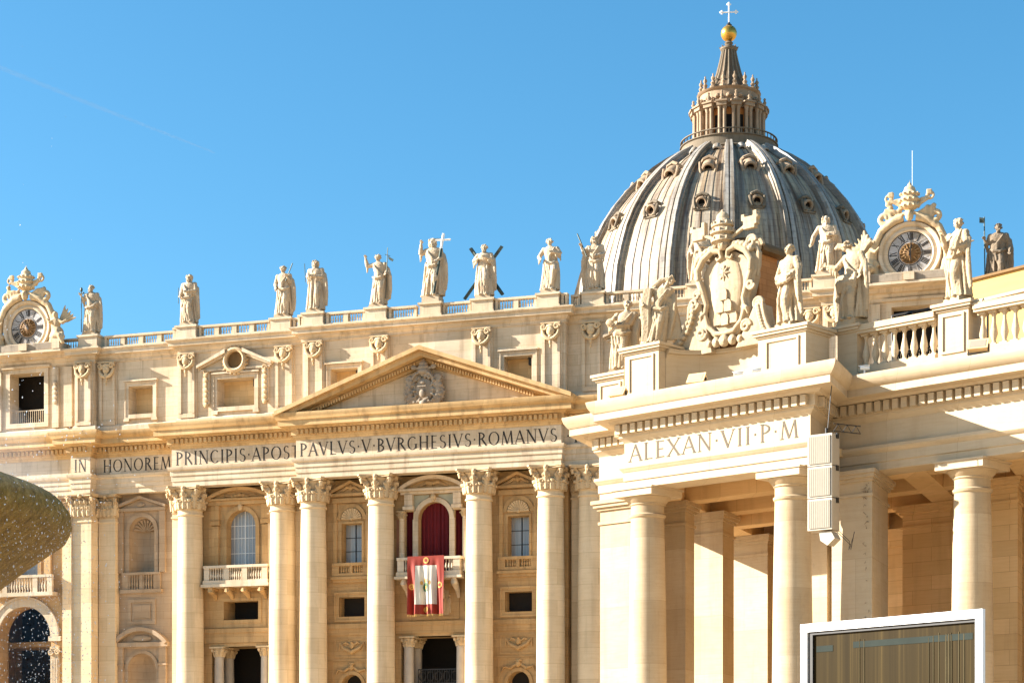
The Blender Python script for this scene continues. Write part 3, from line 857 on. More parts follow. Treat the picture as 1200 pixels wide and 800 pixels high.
def portal(cx, Y, hw, ztop, rail):
    p = fa('portal', MB().box(cx - hw - .3, cx + hw + .3, Y - .05, Y + 3.2, ztop, ztop + .35), M_wall)
    for s in (-1, 1):
        for yy in (Y + .25, Y + 2.6):
            c = MB(); column_small(c, 0, 0, 4.3, ztop, .56); cc = obj('column', c, M_greymarble, p, (cx + s * (hw - .75), yy, 0))
            k = MB(); ionic_cap(k, cx + s * (hw - .75), yy, ztop, .56); obj('capital', k, M_carve, p)
    d = MB(); d.box(cx - hw - 1, cx + hw + 1, Y + 6.0, Y + 6.1, 4.3, ztop + 1); d.box(cx - hw - 1, cx + hw + 1, Y + 3.3, Y + 6.0, ztop + .36, ztop + .5); obj('interior_shade_panel', d, M_dark, p)
    if rail:
        r = MB()
        x0, x1 = cx - 2.2, cx + 2.2
        for zz in (12.3, 10.9, 9.6): r.box(x0, x1, Y + 1.2, Y + 1.28, zz - .06, zz + .06)
        n = 17
        for i in range(n + 1):
            x = x0 + (x1 - x0) * i / n; r.box(x - .03, x + .03, Y + 1.21, Y + 1.27, 9.0, 12.3)
        for i in range(5):
            x = x0 + (x1 - x0) * (i + .5) / 5
            for q in range(2): r.tube([(x + .34 * cos(t * pi / 8), Y + 1.24, 11.6 - q * 1.35 + .5 * sin(t * pi / 8)) for t in range(17)], .06, 5)
        obj('grille', r, M_iron, p)

def dark_box(cx, hw, z0, z1, y, d=.08):  # thin sheet for the unlit depth behind an opening, shade in its colour
    m = MB(); m.box(cx - hw, cx + hw, y, y + d, z0, z1); return m

def bay_B(cx, Y):
    m = MB(); m.wall(cx - 5.4, cx + 5.4, 4.3, 31.84, Y, 1.2, [(cx - 1.68, cx + 1.68, 23.3, 27.75, 1.68), (cx - 2.0, cx + 2.0, 17.9, 19.85, 0), (cx - 3.45, cx + 3.45, 4.3, 15.1, 0)])
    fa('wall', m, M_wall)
    w = MB()
    for s in (-1, 1):
        w.box(cx + s * 1.9 - .22, cx + s * 1.9 + .22, Y - .12, Y + .05, 21.8, 27.75)
        a = cx + s * 2.9; w.box(a - .38, a + .38, Y - .34, Y + .02, 21.8, 27.8); w.box(a - .5, a + .5, Y - .46, Y + .02, 27.9, 28.35)
        a = cx + s * 3.5; w.box(a - .22, a + .22, Y - .2, Y + .02, 21.8, 29.9)
        w.box(cx + s * 2.9 - .45, cx + s * 2.9 + .45, Y - .4, Y + .02, 28.4, 29.95)
    arch_band(w, cx, 27.75, 1.68, 2.12, Y - .14, Y + .05)
    w.box(cx - 3.75, cx + 3.75, Y - .5, Y + .02, 29.98, 30.4)
    w.box(cx - 3.95, cx + 3.95, Y - .8, Y + .02, 30.42, 30.62)
    seg_band(w, cx, 3.95, 30.65, 31.78, .34, Y - .85, Y + .02)
    win = fa('window', w, M_wall)
    t = MB(); pts, R, zc, a = seg_arc(cx, 3.6, 30.6, 31.5); t.slab([(p[0], p[1]) for p in pts], Y - .3, Y + .02)
    for k in range(-2, 3): t.ell((cx + k * .42, Y - .4, 30.95 - abs(k) * .07), (.3, .2, .26 - abs(k) * .03))
    for k in (-1, 1): t.tube([(cx + k * .9, Y - .35, 30.9), (cx + k * 1.6, Y - .38, 30.95), (cx + k * 2.2, Y - .34, 30.75)], [.16, .13, .05], 6)
    obj('pediment', t, M_wall, win)
    t = MB(); t.ell((cx, Y - .3, 29.75), (.28, .22, .42)); obj('keystone', t, M_carve, win)
    p = MB(); p.box(cx - 1.9, cx + 1.9, Y + 1.0, Y + 1.06, 23.2, 29.6); obj('pane', p, M_glass, win)
    b = MB(); b.box(cx - .05, cx + .05, Y + .93, Y + .985, 23.3, 29.4)
    for k in range(-3, 4):
        if k: b.box(cx + k * .42 - .018, cx + k * .42 + .018, Y + .95, Y + .985, 23.3, 29.2 - abs(k) * .15)
    for zz in (25.0, 26.6, 27.9): b.box(cx - 1.68, cx + 1.68, Y + .94, Y + .985, zz - .03, zz + .03)
    obj('glazing_bars', b, M_white, win)
    q = MB()
    x0, x1, yf = cx - 3.65, cx + 3.65, Y - 1.45
    q.box(x0 - .25, x1 + .25, yf - .25, Y + .02, 21.25, 21.55); q.box(x0 - .1, x1 + .1, yf - .1, Y + .02, 21.55, 21.95)
    q.box(x0 - .06, x1 + .06, yf - .06, yf + .42, 23.25, 23.52)
    for s in (x0 - .06, x1 - .36): q.box(s, s + .42, yf + .42, Y, 23.25, 23.52)
    for xx in (x0, x0 + 2.3, x1 - 2.9, x1 - .6): q.box(xx, xx + .6, yf, yf + .36, 21.95, 23.25)
    for g0, g1 in ((x0 + .6, x0 + 2.3), (x0 + 2.9, x1 - 2.9), (x1 - 2.3, x1 - .6)):
        for k in range(6): baluster(q, g0 + (g1 - g0) * (k + .5) / 6, yf + .18, 21.95, 23.25, .13)
    for xx in (x0, x1 - .36):
        for k in range(3): baluster(q, xx + .18, yf + .6 + k * .3, 21.95, 23.25, .13)
    bal = fa('balcony', q, M_attic)
    for k in range(4):
        x = cx - 2.9 + k * 1.93
        b = MB(); b.tube([(x, Y - 1.35, 21.2), (x, Y - 1.4, 20.9), (x, Y - 1.0, 20.75), (x, Y - .5, 20.5), (x, Y - .1, 20.1)], [.26, .34, .3, .26, .16], 8)
        b.box(x - .3, x + .3, Y - 1.3, Y + .02, 20.95, 21.24); obj('bracket', b, M_wall, bal)
    z = MB(); frame_xz(z, cx - 2.0, cx + 2.0, 17.9, 19.85, .34, Y - .12, Y + .1); frame_xz(z, cx - 2.34, cx + 2.34, 17.56, 20.19, .5, Y - .05, Y + .02); fa('window_frame', z, M_wall)
    z = MB(); z.box(cx - 5.2, cx + 5.2, Y - .3, Y + .02, 16.55, 17.0); z.box(cx - 5.2, cx + 5.2, Y - .18, Y + .02, 15.5, 16.55); fa('string_course', z, M_wall)
    fa('interior_shade_panel', dark_box(cx, 2.6, 17, 20.4, Y + 2.6), M_dark)
    z = MB(); z.box(cx - 2.6, cx - 2.02, Y + 1.2, Y + 2.6, 17.5, 20.2); z.box(cx + 2.02, cx + 2.6, Y + 1.2, Y + 2.6, 17.5, 20.2); z.box(cx - 2.6, cx + 2.6, Y + 1.2, Y + 2.6, 17.4, 17.8); fa('window_reveal', z, M_wall)
    portal(cx, Y, 3.45, 15.1, False)
for s in (-1, 1): bay_B(s * 22.0, YB)

# ---- central loggia bay
def bay_centre(Y):
    m = MB(); m.wall(-5.3, 5.3, 4.3, 31.84, Y, 1.6, [(-1.70, 1.70, 21.9, 27.45, 1.70), (-3.05, -2.26, 21.9, 28.25, 0), (2.26, 3.05, 21.9, 28.25, 0), (-3.6, 3.6, 4.3, 15.6, 0), (-1.6, 1.6, 17.7, 20.2, 0)])
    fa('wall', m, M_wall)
    w = MB()
    arch_band(w, 0, 27.45, 1.70, 2.18, Y - .2, Y + .05)
    for s in (-1, 1):
        w.box(s * 1.98 - .28, s * 1.98 + .28, Y - .2, Y + .05, 21.9, 27.45)
        w.box(s * 2.62 - .55, s * 2.62 + .55, Y - .25, Y + .02, 28.3, 28.75)
        w.box(s * 2.62 - .42, s * 2.62 + .42, Y - .55, Y + .02, 28.8, 29.95)
        w.box(s * 2.62 - .55, s * 2.62 + .55, Y - .7, Y + .02, 28.4, 28.75)
    w.box(-3.5, 3.5, Y - .45, Y + .02, 29.98, 30.25); w.box(-3.7, 3.7, Y - .85, Y + .02, 30.27, 30.5)
    seg_band(w, 0, 3.7, 30.52, 31.78, .36, Y - .9, Y + .02)
    win = fa('loggia_window', w, M_attic)
    t = MB(); pts, R, zc, a = seg_arc(0, 3.35, 30.48, 31.45); t.slab(pts, Y - .3, Y + .02)
    for k in (-1, 1): t.tube([(0, Y - .4, 30.95), (k * .6, Y - .42, 31.1), (k * 1.3, Y - .36, 30.75), (k * 1.7, Y - .3, 30.65)], [.22, .2, .14, .06], 7)
    obj('pediment', t, M_wall, win)
    t = MB(); t.slab([(-2.2, 28.3), (-2.15, 29.9), (2.15, 29.9), (2.2, 28.3)] , Y - .06, Y + .0); 
    t = MB()
    for s in (-1, 1): t.slab([(s * 2.18, 27.6), (s * 2.05, 28.4), (s * 1.5, 29.15), (s * .5, 29.72), (s * .5, 29.9), (s * 2.18, 29.9)], Y - .09, Y + .01)
    obj('spandrel', t, M_greenmarble, win)
    t = MB(); t.ell((0, Y - .32, 29.6), (.3, .22, .42)); t.ell((0, Y - .4, 29.3), (.18, .16, .2)); obj('keystone', t, M_carve, win)
    for s in (-1, 1):
        c = MB(); c.lathe([(.36, 21.9), (.36, 22.1), (.3, 22.2), (.27, 27.5), (.3, 27.55)], 16, (s * 3.42, Y - .25, 0)); obj('column', c, M_attic, win)
        k = MB(); k.lathe([(.27, 27.55), (.42, 28.2)], 12, (s * 3.42, Y - .25, 0)); k.box(s * 3.42 - .44, s * 3.42 + .44, Y - .70, Y, 28.2, 28.297)
        for q in range(8): leaf(k, s * 3.42 + .27 * cos(q * pi / 4), Y - .25 + .27 * sin(q * pi / 4), cos(q * pi / 4), sin(q * pi / 4), 27.55, .45, .08, .18)
        obj('capital', k, M_carve, win)
        c = MB(); c.box(s * 3.85 - .2, s * 3.85 + .2, Y - .12, Y + .02, 21.9, 27.5); obj('marble_strip', c, M_marble, win)
    fa('interior_shade_panel', dark_box(0, 3.3, 21, 30, Y + 1.9), M_dark)
    q = MB(); yf = Y - 1.7; x0, x1 = -3.35, 3.35
    q.box(x0 - .25, x1 + .25, yf - .3, Y + .02, 21.25, 21.5); q.box(x0 - .1, x1 + .1, yf - .12, Y + .02, 21.5, 21.95)
    q.box(x0 - .06, x1 + .06, yf - .06, yf + .42, 23.15, 23.42)
    for xx in (x0, -.3, x1 - .7): q.box(xx, xx + .7, yf, yf + .36, 21.95, 23.15)
    for xx in (x0 - .06, x1 - .36): q.box(xx, xx + .42, yf + .42, Y, 23.15, 23.42)
    for g0, g1 in ((x0 + .7, -.3), (.4, x1 - .7)):
        for k in range(7): baluster(q, g0 + (g1 - g0) * (k + .5) / 7, yf + .18, 21.95, 23.15, .13)
    for xx in (x0, x1 - .36):
        for k in range(4): baluster(q, xx + .18, yf + .6 + k * .3, 21.95, 23.15, .13)
    bal = fa('balcony', q, M_attic)
    for x in (-2.7, -1, 1, 2.7):
        b = MB(); b.tube([(x, Y - 1.5, 21.2), (x, Y - 1.55, 20.85), (x, Y - 1.1, 20.6), (x, Y - .5, 20.2), (x, Y - .1, 19.4)], [.28, .36, .34, .28, .16], 8); obj('bracket', b, M_attic, bal)
    z = MB(); frame_xz(z, -2.4, 2.4, 17.55, 20.6, .3, Y - .1, Y + .02); fa('relief_panel', z, M_wall)
    z = MB(); z.box(-2.3, 2.3, Y + .06, Y + .16, 17.6, 20.5)
    for k in range(7): 
        x = -1.7 + k * .56; z.ell((x, Y, 19.0), (.18, .14, .5)); z.ell((x, Y - .04, 19.65), .13); z.tube([(x, Y, 18.6), (x + .1, Y, 17.9)], [.14, .09], 6)
    fa('relief_carving', z, M_carve)
    z = MB(); z.box(-5.2, 5.2, Y - .3, Y + .02, 16.7, 17.1); z.box(-5.2, 5.2, Y - .18, Y + .02, 15.9, 16.7); fa('string_course', z, M_wall)
    portal(0, Y, 3.6, 15.6, True)
bay_centre(YA)

def bay_C(cx, Y):
    """niche bay"""
    m = MB(); m.wall(cx - 5.0, cx + 5.3, 4.3, 31.84, Y, 1.4, [(cx - 1.5, cx + 1.5, 23.5, 27.9, 1.5), (cx - 1.7, cx + 1.7, 4.3, 13.0, 1.7)])
    fa('wall', m, M_niche)
    nz = MB()
    nz.lathe([(1.5, 23.5), (1.5, 27.9), (1.39, 28.47), (1.06, 28.96), (.57, 29.29), (0, 29.4)], 16, (cx, Y + .02, 0), 0, pi)
    fa('niche', nz, M_niche); nz = MB()
    nz.lathe([(1.7, 4.3), (1.7, 13.0), (1.57, 13.65), (1.2, 14.2), (.65, 14.57), (0, 14.7)], 16, (cx, Y + .02, 0), 0, pi)
    fa('niche', nz, M_niche)
    w = MB()
    for s in (-1, 1):
        w.box(cx + s * 1.75 - .22, cx + s * 1.75 + .22, Y - .1, Y + .03, 23.4, 27.9)
        w.box(cx + s * 2.55 - .35, cx + s * 2.55 + .35, Y - .3, Y + .02, 23.4, 30.0)
    arch_band(w, cx, 27.9, 1.5, 1.95, Y - .12, Y + .05)
    w.box(cx - 3.0, cx + 3.0, Y - .45, Y + .02, 30.02, 30.35)
    chevron(w, cx, 3.1, 30.6, 31.62, .3, Y - .7, Y + .02)
    w.slab([(cx - 2.7, 30.36), (cx + 2.7, 30.36), (cx, 31.3)], Y - .2, Y + .02)
    w.ell((cx, Y - .25, 30.7), (.5, .14, .25))
    for k in range(9):
        a = pi * (k + .5) / 9; w.tube([(cx + .15 * cos(a), Y + 1.3 - .3, 27.95 + .15 * sin(a)), (cx + 1.25 * cos(a), Y + .55, 27.95 + 1.25 * sin(a))], [.05, .14], 5)
    fa('niche_frame', w, M_niche)
    q = MB(); q.box(cx - 2.3, cx + 2.3, Y - .35, Y + .02, 23.15, 23.42); q.box(cx - 2.5, cx + 2.5, Y - .4, Y + .02, 21.2, 21.6)
    for xx in (-2.3, -.2, 1.5): q.box(cx + xx, cx + xx + (.4 if xx == -.2 else .8), Y - .25, Y + .02, 21.6, 23.15)
    q.box(cx - 1.6, cx + 1.6, Y - .04, Y + .02, 21.6, 23.15)
    for k in range(4):
        for g0 in (-1.4, .3): baluster(q, cx + g0 + k * .3, Y - .16, 21.6, 23.15, .12)
    fa('balustrade', q, M_niche)
    z = MB(); frame_xz(z, cx - 1.3, cx + 1.3, 18.2, 20.2, .35, Y - .12, Y + .02); z.box(cx - 1.0, cx + 1.0, Y - .08, Y + .02, 18.5, 19.9); fa('panel', z, M_niche)
    z = MB(); seg_band(z, cx, 3.3, 15.9, 17.5, .42, Y - .7, Y + .02); z.box(cx - 3.3, cx + 3.3, Y - .5, Y + .02, 15.4, 15.88)
    for s in (-1, 1): z.box(cx + s * 2.6 - .42, cx + s * 2.6 + .42, Y - .35, Y + .02, 4.3, 15.4); z.box(cx + s * 2.6 - .52, cx + s * 2.6 + .52, Y - .45, Y + .02, 13.4, 13.6)
    arch_band(z, cx, 13.0, 1.7, 2.05, Y - .12, Y + .03)
    z.ell((cx, Y - .15, 16.3), (1.2, .2, .38)); fa('niche_frame', z, M_niche)
for s in (-1, 1): bay_C(s * 34.4, YC)

def bay_tower(cx, Y):
    m = MB(); m.wall(cx - 8.8, cx + 8.8, GZF, 31.84, Y, 2.0, [(cx - 3.3, cx + 3.3, GZF, 16.75, 3.3), (cx - 1.7, cx + 1.7, 23.4, 27.6, 1.7)])
    fa('wall', m, M_wall)
    w = MB(); arch_band(w, cx, 16.75, 3.3, 4.15, Y - .18, Y + .1); arch_band(w, cx, 16.75, 4.17, 4.4, Y - .3, Y + .05)
    for s in (-1, 1): w.box(cx + s * 3.95 - .75, cx + s * 3.95 + .75, Y - .4, Y + .1, 16.2, 16.72)
    arch = fa('great_arch', w, M_attic)
    for s in (-1, 1):
        x = cx + s * 3.9
        p = MB(); p.box(x - .5, x + .5, Y - .28, Y + .05, 4.3, 14.3)
        for k in range(4): p.box(x - .42 + k * .22, x - .30 + k * .22, Y - .34, Y - .28, 5.0, 14.2)
        obj('pilaster', p, M_attic, arch)
        k = MB(); k.box(x - .55, x + .55, Y - .35, Y + .05, 15.35, 15.6); k.box(x - .5, x + .5, Y - .3, Y + .04, 14.3, 15.35)
        for q in (-1, 1): k.tube(spiral((x + q * .42, Y - .38, 15.0), .34, 1.5, 'xz', q, 16), .1, 6)
        obj('capital', k, M_carve, arch)
    q = MB(); q.box(cx - 4.2, cx + 4.2, Y - 1.2, Y + .02, 21.1, 21.5); q.box(cx - 4.0, cx + 4.0, Y - 1.05, Y - .6, 23.1, 23.4)
    for xx in (-4.0, -2.2, 1.6, 3.4): q.box(cx + xx, cx + xx + .6, Y - 1.0, Y - .64, 21.5, 23.1)
    for g0, g1 in ((-3.4, -2.2), (-1.6, 1.6), (2.2, 3.4)):
        for k in range(int((g1 - g0) / .34)): baluster(q, cx + g0 + .2 + k * .34, Y - .82, 21.5, 23.1, .14)
    fa('balcony', q, M_attic)
    w = MB(); arch_band(w, cx, 27.6, 1.7, 2.15, Y - .14, Y + .05)
    for s in (-1, 1): w.box(cx + s * 1.92 - .22, cx + s * 1.92 + .22, Y - .14, Y + .05, 21.5, 27.6); w.box(cx + s * 3.0 - .4, cx + s * 3.0 + .4, Y - .3, Y + .02, 21.5, 29.8)
    w.box(cx - 3.7, cx + 3.7, Y - .5, Y + .02, 29.82, 30.3); chevron(w, cx, 3.8, 30.6, 31.8, .3, Y - .7, Y + .02)
    win = fa('window', w, M_wall)
    p = MB(); p.box(cx - 1.9, cx + 1.9, Y + 1.4, Y + 1.5, 23.3, 29.5); obj('pane', p, M_glass, win)
    fa('interior_shade_panel', dark_box(cx, 6, GZF, 21, Y + 9.0), M_dark)
for s in (-1, 1): bay_tower(s * 48.3, YE)
# blank wall behind the columns between bays
m = MB()
for s in (-1, 1):
    for x0, x1, y in ((5.3, 5.81, YA), (12.21, XA, YA), (XA - .1, 16.6, YB), (27.4, 29.4, YB), (38.9, 39.6, YC)):
        m.box(min(s * x0, s * x1), max(s * x0, s * x1), y + .003, y + 2.0, 4.3, 31.83)
fa('wall', m, M_wall)

# ---- pediment
Z0, ZA, HW = 38.42, 44.1, 15.75
m = MB()
m.slab([(-13.8, 38.35), (13.8, 38.35), (0, 43.2)], -3.0, -1.5)
PED = fa('pediment', m, M_attic)
m = MB()
chevron(m, 0, HW, Z0 + .05, ZA, .42, -5.35, -1.6)
chevron(m, 0, HW - .35, Z0 - .19 + .03, ZA - .45, .50, -4.85, -1.6)
chevron(m, 0, HW - 1.2, Z0 - .1, ZA - 1.0, .40, -3.75, -1.6)
chevron(m, 0, HW - 1.9, Z0 - .1, ZA - 1.42, .30, -3.35, -1.6)
obj('raking_cornice', m, M_orn, PED)
m = MB()
sl_ = (ZA - Z0) / HW
for s in (-1, 1):
    for i in range(44):
        x = s * (1.0 + i * .29)
        zt = ZA - 1.06 - sl_ * abs(x)
        if zt < 38.9: continue
        m.box(x - .09, x + .09, -3.98, -3.7, zt - .34, zt - .02)
obj('dentils', m, M_orn, PED)
m = MB()
m.ell((0, -3.3, 39.9), (.95, .30, 1.3), 16, 10)
m.ell((0, -3.42, 39.8), (.62, .3, .95), 14, 9)
rr_ = random.Random(9)
for k in range(90):
    a = rr_.uniform(0, 2 * pi); q = rr_.uniform(.75, 1.25)
    m.ell((1.15 * q * cos(a), -3.5 + rr_.uniform(-.08, .1), 40.1 + 1.5 * q * sin(a)), (rr_.uniform(.08, .19), .16, rr_.uniform(.08, .2)), 6, 5)
for s in (-1, 1):
    m.tube([(s * .3, -3.3, 38.5), (s * 1.2, -3.35, 38.9), (s * 1.5, -3.35, 39.8), (s * 1.25, -3.35, 40.8), (s * .6, -3.4, 41.35)], [.2, .3, .28, .3, .2], 8)
    m.tube(spiral((s * 1.35, -3.45, 41.0), .42, 1.4, 'xz', s, 16), .16, 7)
    m.tube(spiral((s * 1.25, -3.45, 38.9), .4, 1.4, 'xz', -s, 16), .15, 7)
    m.tube([(s * 1.0, -3.4, 41.3), (-s * .9, -3.5, 42.2)], [.12, .14], 6); m.ell((-s * 1.0, -3.5, 42.2), (.3, .15, .25))
    for k in range(5): m.ell((s * (1.5 + .12 * (k % 2)), -3.4, 39.0 + k * .45), (.3, .24, .26), 8, 6)
    m.tube([(s * 1.4, -3.3, 40.4), (s * 1.95, -3.3, 39.7), (s * 1.75, -3.3, 38.8)], [.12, .22, .06], 6)
for k, (z, r) in enumerate(((41.75, .62), (42.15, .58), (42.5, .45))): m.ell((0, -3.5, z), (r, r * .8, .32), 14, 8)
m.ell((0, -3.5, 42.85), .17); m.ell((0, -3.6, 38.6), (.35, .25, .3))
m.tube([(-.45, -3.95, 40.2), (.45, -3.95, 40.2)], .07, 6); m.ell((0, -3.9, 39.5), (.3, .14, .42)); m.ell((0, -3.9, 40.6), (.3, .14, .2))
for s in (-1, 1):
    for k in range(9):
        z = 38.6 + k * .33; m.tube([(s * 1.0, -3.3, z), (s * 1.45, -3.4, z + .10), (s * (1.75 + .15 * (k % 3)), -3.25, z - .18)], [.13, .15, .06], 6)
    for k in range(6): m.ell((s * (.5 + .13 * k), -3.75, 41.55 - .1 * k * k * .3), (.16, .14, .14), 6, 5)
m.v = [(q[0] * 1.06, q[1] - .45, 38.5 + (q[2] - 38.5) * 1.0) for q in m.v]
obj('coat_of_arms', sculpt('coat_of_arms', m, .055, M_grey, 0), None, PED)

# ---- attic storey
AA, AB, AC, AD, AE = -1.8, -.8, .3, -.4, .2
Z1, Z2, Z3, Z4 = 38.5, 46.4, 47.55, 48.9
apath = plan(AE, AD, AC, AB, AA)
m = MB(); m.sweep([(.25, 38.5), (.25, 39.15), (.12, 39.3), (-1.5, 39.35), (-1.5, 38.5)], apath); fa('attic_plinth', m, M_attic)
m = MB(); m.sweep([(.03, Z2 - .35), (.12, Z2 - .3), (.12, Z2), (.3, Z2 + .15), (.35, Z2 + .4), (.85, Z2 + .45), (.85, Z2 + .75), (1.1, Z2 + 1.0), (1.1, Z2 + 1.12), (-2.5, Z2 + 1.15), (-2.5, Z2 - .35)], apath); fa('attic_cornice', m, M_attic)
def attic_wall(x0, x1, y, holes=()):
    m = MB(); m.wall(x0, x1, 38.5, 46.3, y, 1.6, holes); fa('attic_wall', m, M_attic)
    for h in holes:
        if h[3] < 44: # blind back of the attic windows, recess shade deepened in its ochre colour
            b = MB(); b.box(h[0] - .4, h[1] + .4, y + 1.55, y + 1.65, h[2] - .3, h[3] + .3)
            fa('blind', b, M_int)
            b = MB(); b.box(h[1] - .62, h[1] - .1, y + .9, y + 1.3, h[3] - .75, h[3]); fa('vent', b, M_iron)
m = MB(); 
attic_wall(-XA, XA, AA, [(-10.95, -7.95, 40.3, 43.1, 0), (7.65, 10.65, 40.3, 43.1, 0)])
for s in (-1, 1):
    x = s * 22.2; attic_wall(min(s * XA, s * XB), max(s * XA, s * XB), AB, [(x - 2.15, x + 2.15, 40.2, 43.15, 0)])
    x = s * 34.0; attic_wall(min(s * XB, s * XC), max(s * XB, s * XC), AC, [(x - 1.45, x + 1.45, 40.3, 43.3, 0)])
    attic_wall(min(s * XC, s * XD), max(s * XC, s * XD), AD)
    x = s * 47.9; attic_wall(min(s * XD, s * XE), max(s * XD, s * XE), AE, [(x - 2.15, x + 2.15, 40.1, 45.55, 0)])
# step returns
m = MB()
for s in (-1, 1):
    for xx, ya, yb in ((XA, AA, AB), (XB, AB, AC), (XD, AD, AE)): 
        x = s * xx; m = MB(); m.add([(x, ya, 38.5), (x, yb + .6, 38.5), (x, yb + .6, 46.3), (x, ya, 46.3)], [(0, 1, 2, 3)]); fa('attic_wall', m, M_attic)
    x = s * XC; m = MB(); m.add([(x, AD, 38.5), (x, AC + .6, 38.5), (x, AC + .6, 46.3), (x, AD, 46.3)], [(0, 1, 2, 3)]); fa('attic_wall', m, M_attic)
    x = s * XE; m = MB(); m.add([(x, AE, GZ), (x, 60, GZ), (x, 60, 46.3), (x, AE, 46.3)], [(0, 1, 2, 3)]); fa('end_wall', m, M_attic); m = MB()
    m.add([(s * XD, -1.3, GZ), (s * XD, 3, GZ), (s * XD, 3, 31.9), (s * XD, -1.3, 31.9)], [(0, 1, 2, 3)]); fa('end_wall', m, M_attic)
# frames and pediments
def attic_frame(x, hw, z0, z1, y, mat=M_attic):
    m = MB(); frame_xz(m, x - hw, x + hw, z0, z1, .34, y - .16, y + .05); frame_xz(m, x - hw - .34, x + hw + .34, z0 - .34, z1 + .34, .12, y - .24, y + .03)
    m.box(x - hw - .6, x + hw + .6, y - .4, y + .02, z1 + .5, z1 + .68)
    m.box(x - hw - .55, x - hw + .1, y - .3, y + .02, z0 - .75, z0 - .47); m.box(x + hw - .1, x + hw + .55, y - .3, y + .02, z0 - .75, z0 - .47)
    return fa('attic_window', m, mat)
for s in (-1, 1):
    attic_frame(s * 9.3 if s > 0 else -9.45, 1.5, 40.3, 43.1, AA)
    attic_frame(s * 34.0, 1.45, 40.3, 43.3, AC)
    w = attic_frame(s * 22.2, 2.15, 40.2, 43.15, AB)
    x = s * 22.2
    m = MB()
    for q in (-1, 1):
        m.slab([(x + q * 4.3, 44.35), (x + q * 4.3, 44.62), (x + q * 1.0, 46.15), (x + q * 1.0, 45.75)], AB - .75, AB + .02)
        m.slab([(x + q * 4.2, 44.25), (x + q * 4.2, 44.34), (x + q * 1.1, 45.74), (x + q * 1.1, 45.45)], AB - .4, AB + .02)
        m.box(x + q * 3.4 - .4, x + q * 3.4 + .4, AB - .25, AB + .02, 40.6, 44.2)
    m.box(x - 4.0, x + 4.0, AB - .35, AB + .02, 44.0, 44.22)
    obj('broken_pediment', m, M_attic, w)
    m = MB(); m.lathe([(1.0, 0), (1.35, 0)], 28)
    r = MB(); r.M = Matrix.Translation((x, AB - .25, 45.0)) @ Matrix.Rotation(pi / 2, 4, 'X')
    r.lathe([(.92, -.3), (.92, .28), (1.1, .42), (1.32, .30), (1.40, .05), (1.40, -.3)], 30)
    for k in range(20): 
        a = 2 * pi * k / 20; r.ell((1.42 * cos(a), 1.42 * sin(a), .05), .17, 6, 5)
    obj('round_frame', r, M_carve, w)
    r = MB(); r.M = Matrix.Translation((x, AB - .06, 45.0)) @ Matrix.Rotation(pi / 2, 4, 'X'); r.lathe([(.95, -.06), (.95, 0), (0, .0)], 24); obj('oculus', r, M_brown, w)
    m = MB()
    for q in (-1, 1):
        for k in range(7): m.ell((x + q * 3.4, AB - .3, 40.5 + k * .52), (.26 + .05 * (k % 2), .2, .3), 7, 5)
        m.tube(spiral((x + q * 3.4, AB - .35, 44.0), .3, 1.2, 'xz', q, 12), .1, 6)
        obj('garland', m, M_carve, w); m = MB()
    # tower attic window
    x = s * 47.9
    m = MB(); frame_xz(m, x - 2.15, x + 2.15, 40.1, 45.55, .5, AE - .2, AE + .05); m.box(x - 3.0, x + 3.0, AE - .5, AE + .02, 46.06, 46.3)
    w = fa('attic_window', m, M_attic)
    r = MB(); r.box(x - 2.15, x + 2.15, AE + .3, AE + .36, 41.5, 41.6)
    for k in range(18): r.box(x - 2.1 + k * .245, x - 2.05 + k * .245, AE + .31, AE + .35, 40.1, 41.5)
    obj('railing', r, M_attic, w)
    fa('interior_shade_panel', dark_box(x, 3.4, 39, 46.2, AE + 3.2), M_dark)
    m = MB()
    for q in (-1, 1):
        m.box(x + q * 3.6 - .4, x + q * 3.6 + .4, AE - .3, AE + .02, 39.4, 45.9); m.box(x + q * 5.2 - .5, x + q * 5.2 + .5, AE - .4, AE + .02, 39.4, 45.9)
        for k in range(5): m.ell((x + q * 3.6, AE - .36, 42.2 + k * .5), (.3, .2, .3), 7, 5)
        fa('attic_pilaster', m, M_attic); m = MB()

# attic pilasters with a sunk panel and a carved head
m = MB()
w, zt = .92, Z2 - .36
m.box(-w, w, 0, .4, 39.3, 39.75); m.box(-w, -w + .28, -.05, .4, 39.75, zt); m.box(w - .28, w, -.05, .4, 39.75, zt); m.box(-w + .28, w - .28, .12, .4, 39.75, zt); m.box(-w + .28, w - .28, -.05, .4, zt - .3, zt)
m.box(-w - .2, w + .2, .16, .5, 39.3, zt)
ap_me = mesh_from('attic_pilaster', m, M_attic)
m = MB()
for s in (-1, 1):
    m.tube(spiral((s * .68, -.28, Z2 - .75), .34, 1.3, 'xz', s, 14), .13, 6)
    m.tube([(s * .85, -.15, Z2 - 1.0), (s * .75, -.22, Z2 - 1.5), (s * .4, -.28, Z2 - 1.85), (0, -.3, Z2 - 2.0)], [.14, .2, .2, .16], 7)
    m.ell((s * .22, -.36, Z2 - 1.05), (.13, .1, .1))
m.box(-1.0, 1.0, -.32, .05, Z2 - .45, Z2 - .31)
m.ell((0, -.25, Z2 - 1.15), (.42, .25, .5)); m.ell((0, -.42, Z2 - 1.25), (.1, .12, .14)); m.ell((0, -.22, Z2 - .7), (.5, .22, .22))
m.ell((0, -.25, Z2 - 2.25), (.16, .14, .3)); m.ell((0, -.22, Z2 - 2.65), (.1, .1, .22)); m.ell((0, -.25, Z2 - 1.7), (.25, .2, .2))
ac_me = mesh_from('capital', m, M_carve, 50)
STX = [0.1, 5.65, 12.6, 16.8, 27.6, 39.6]
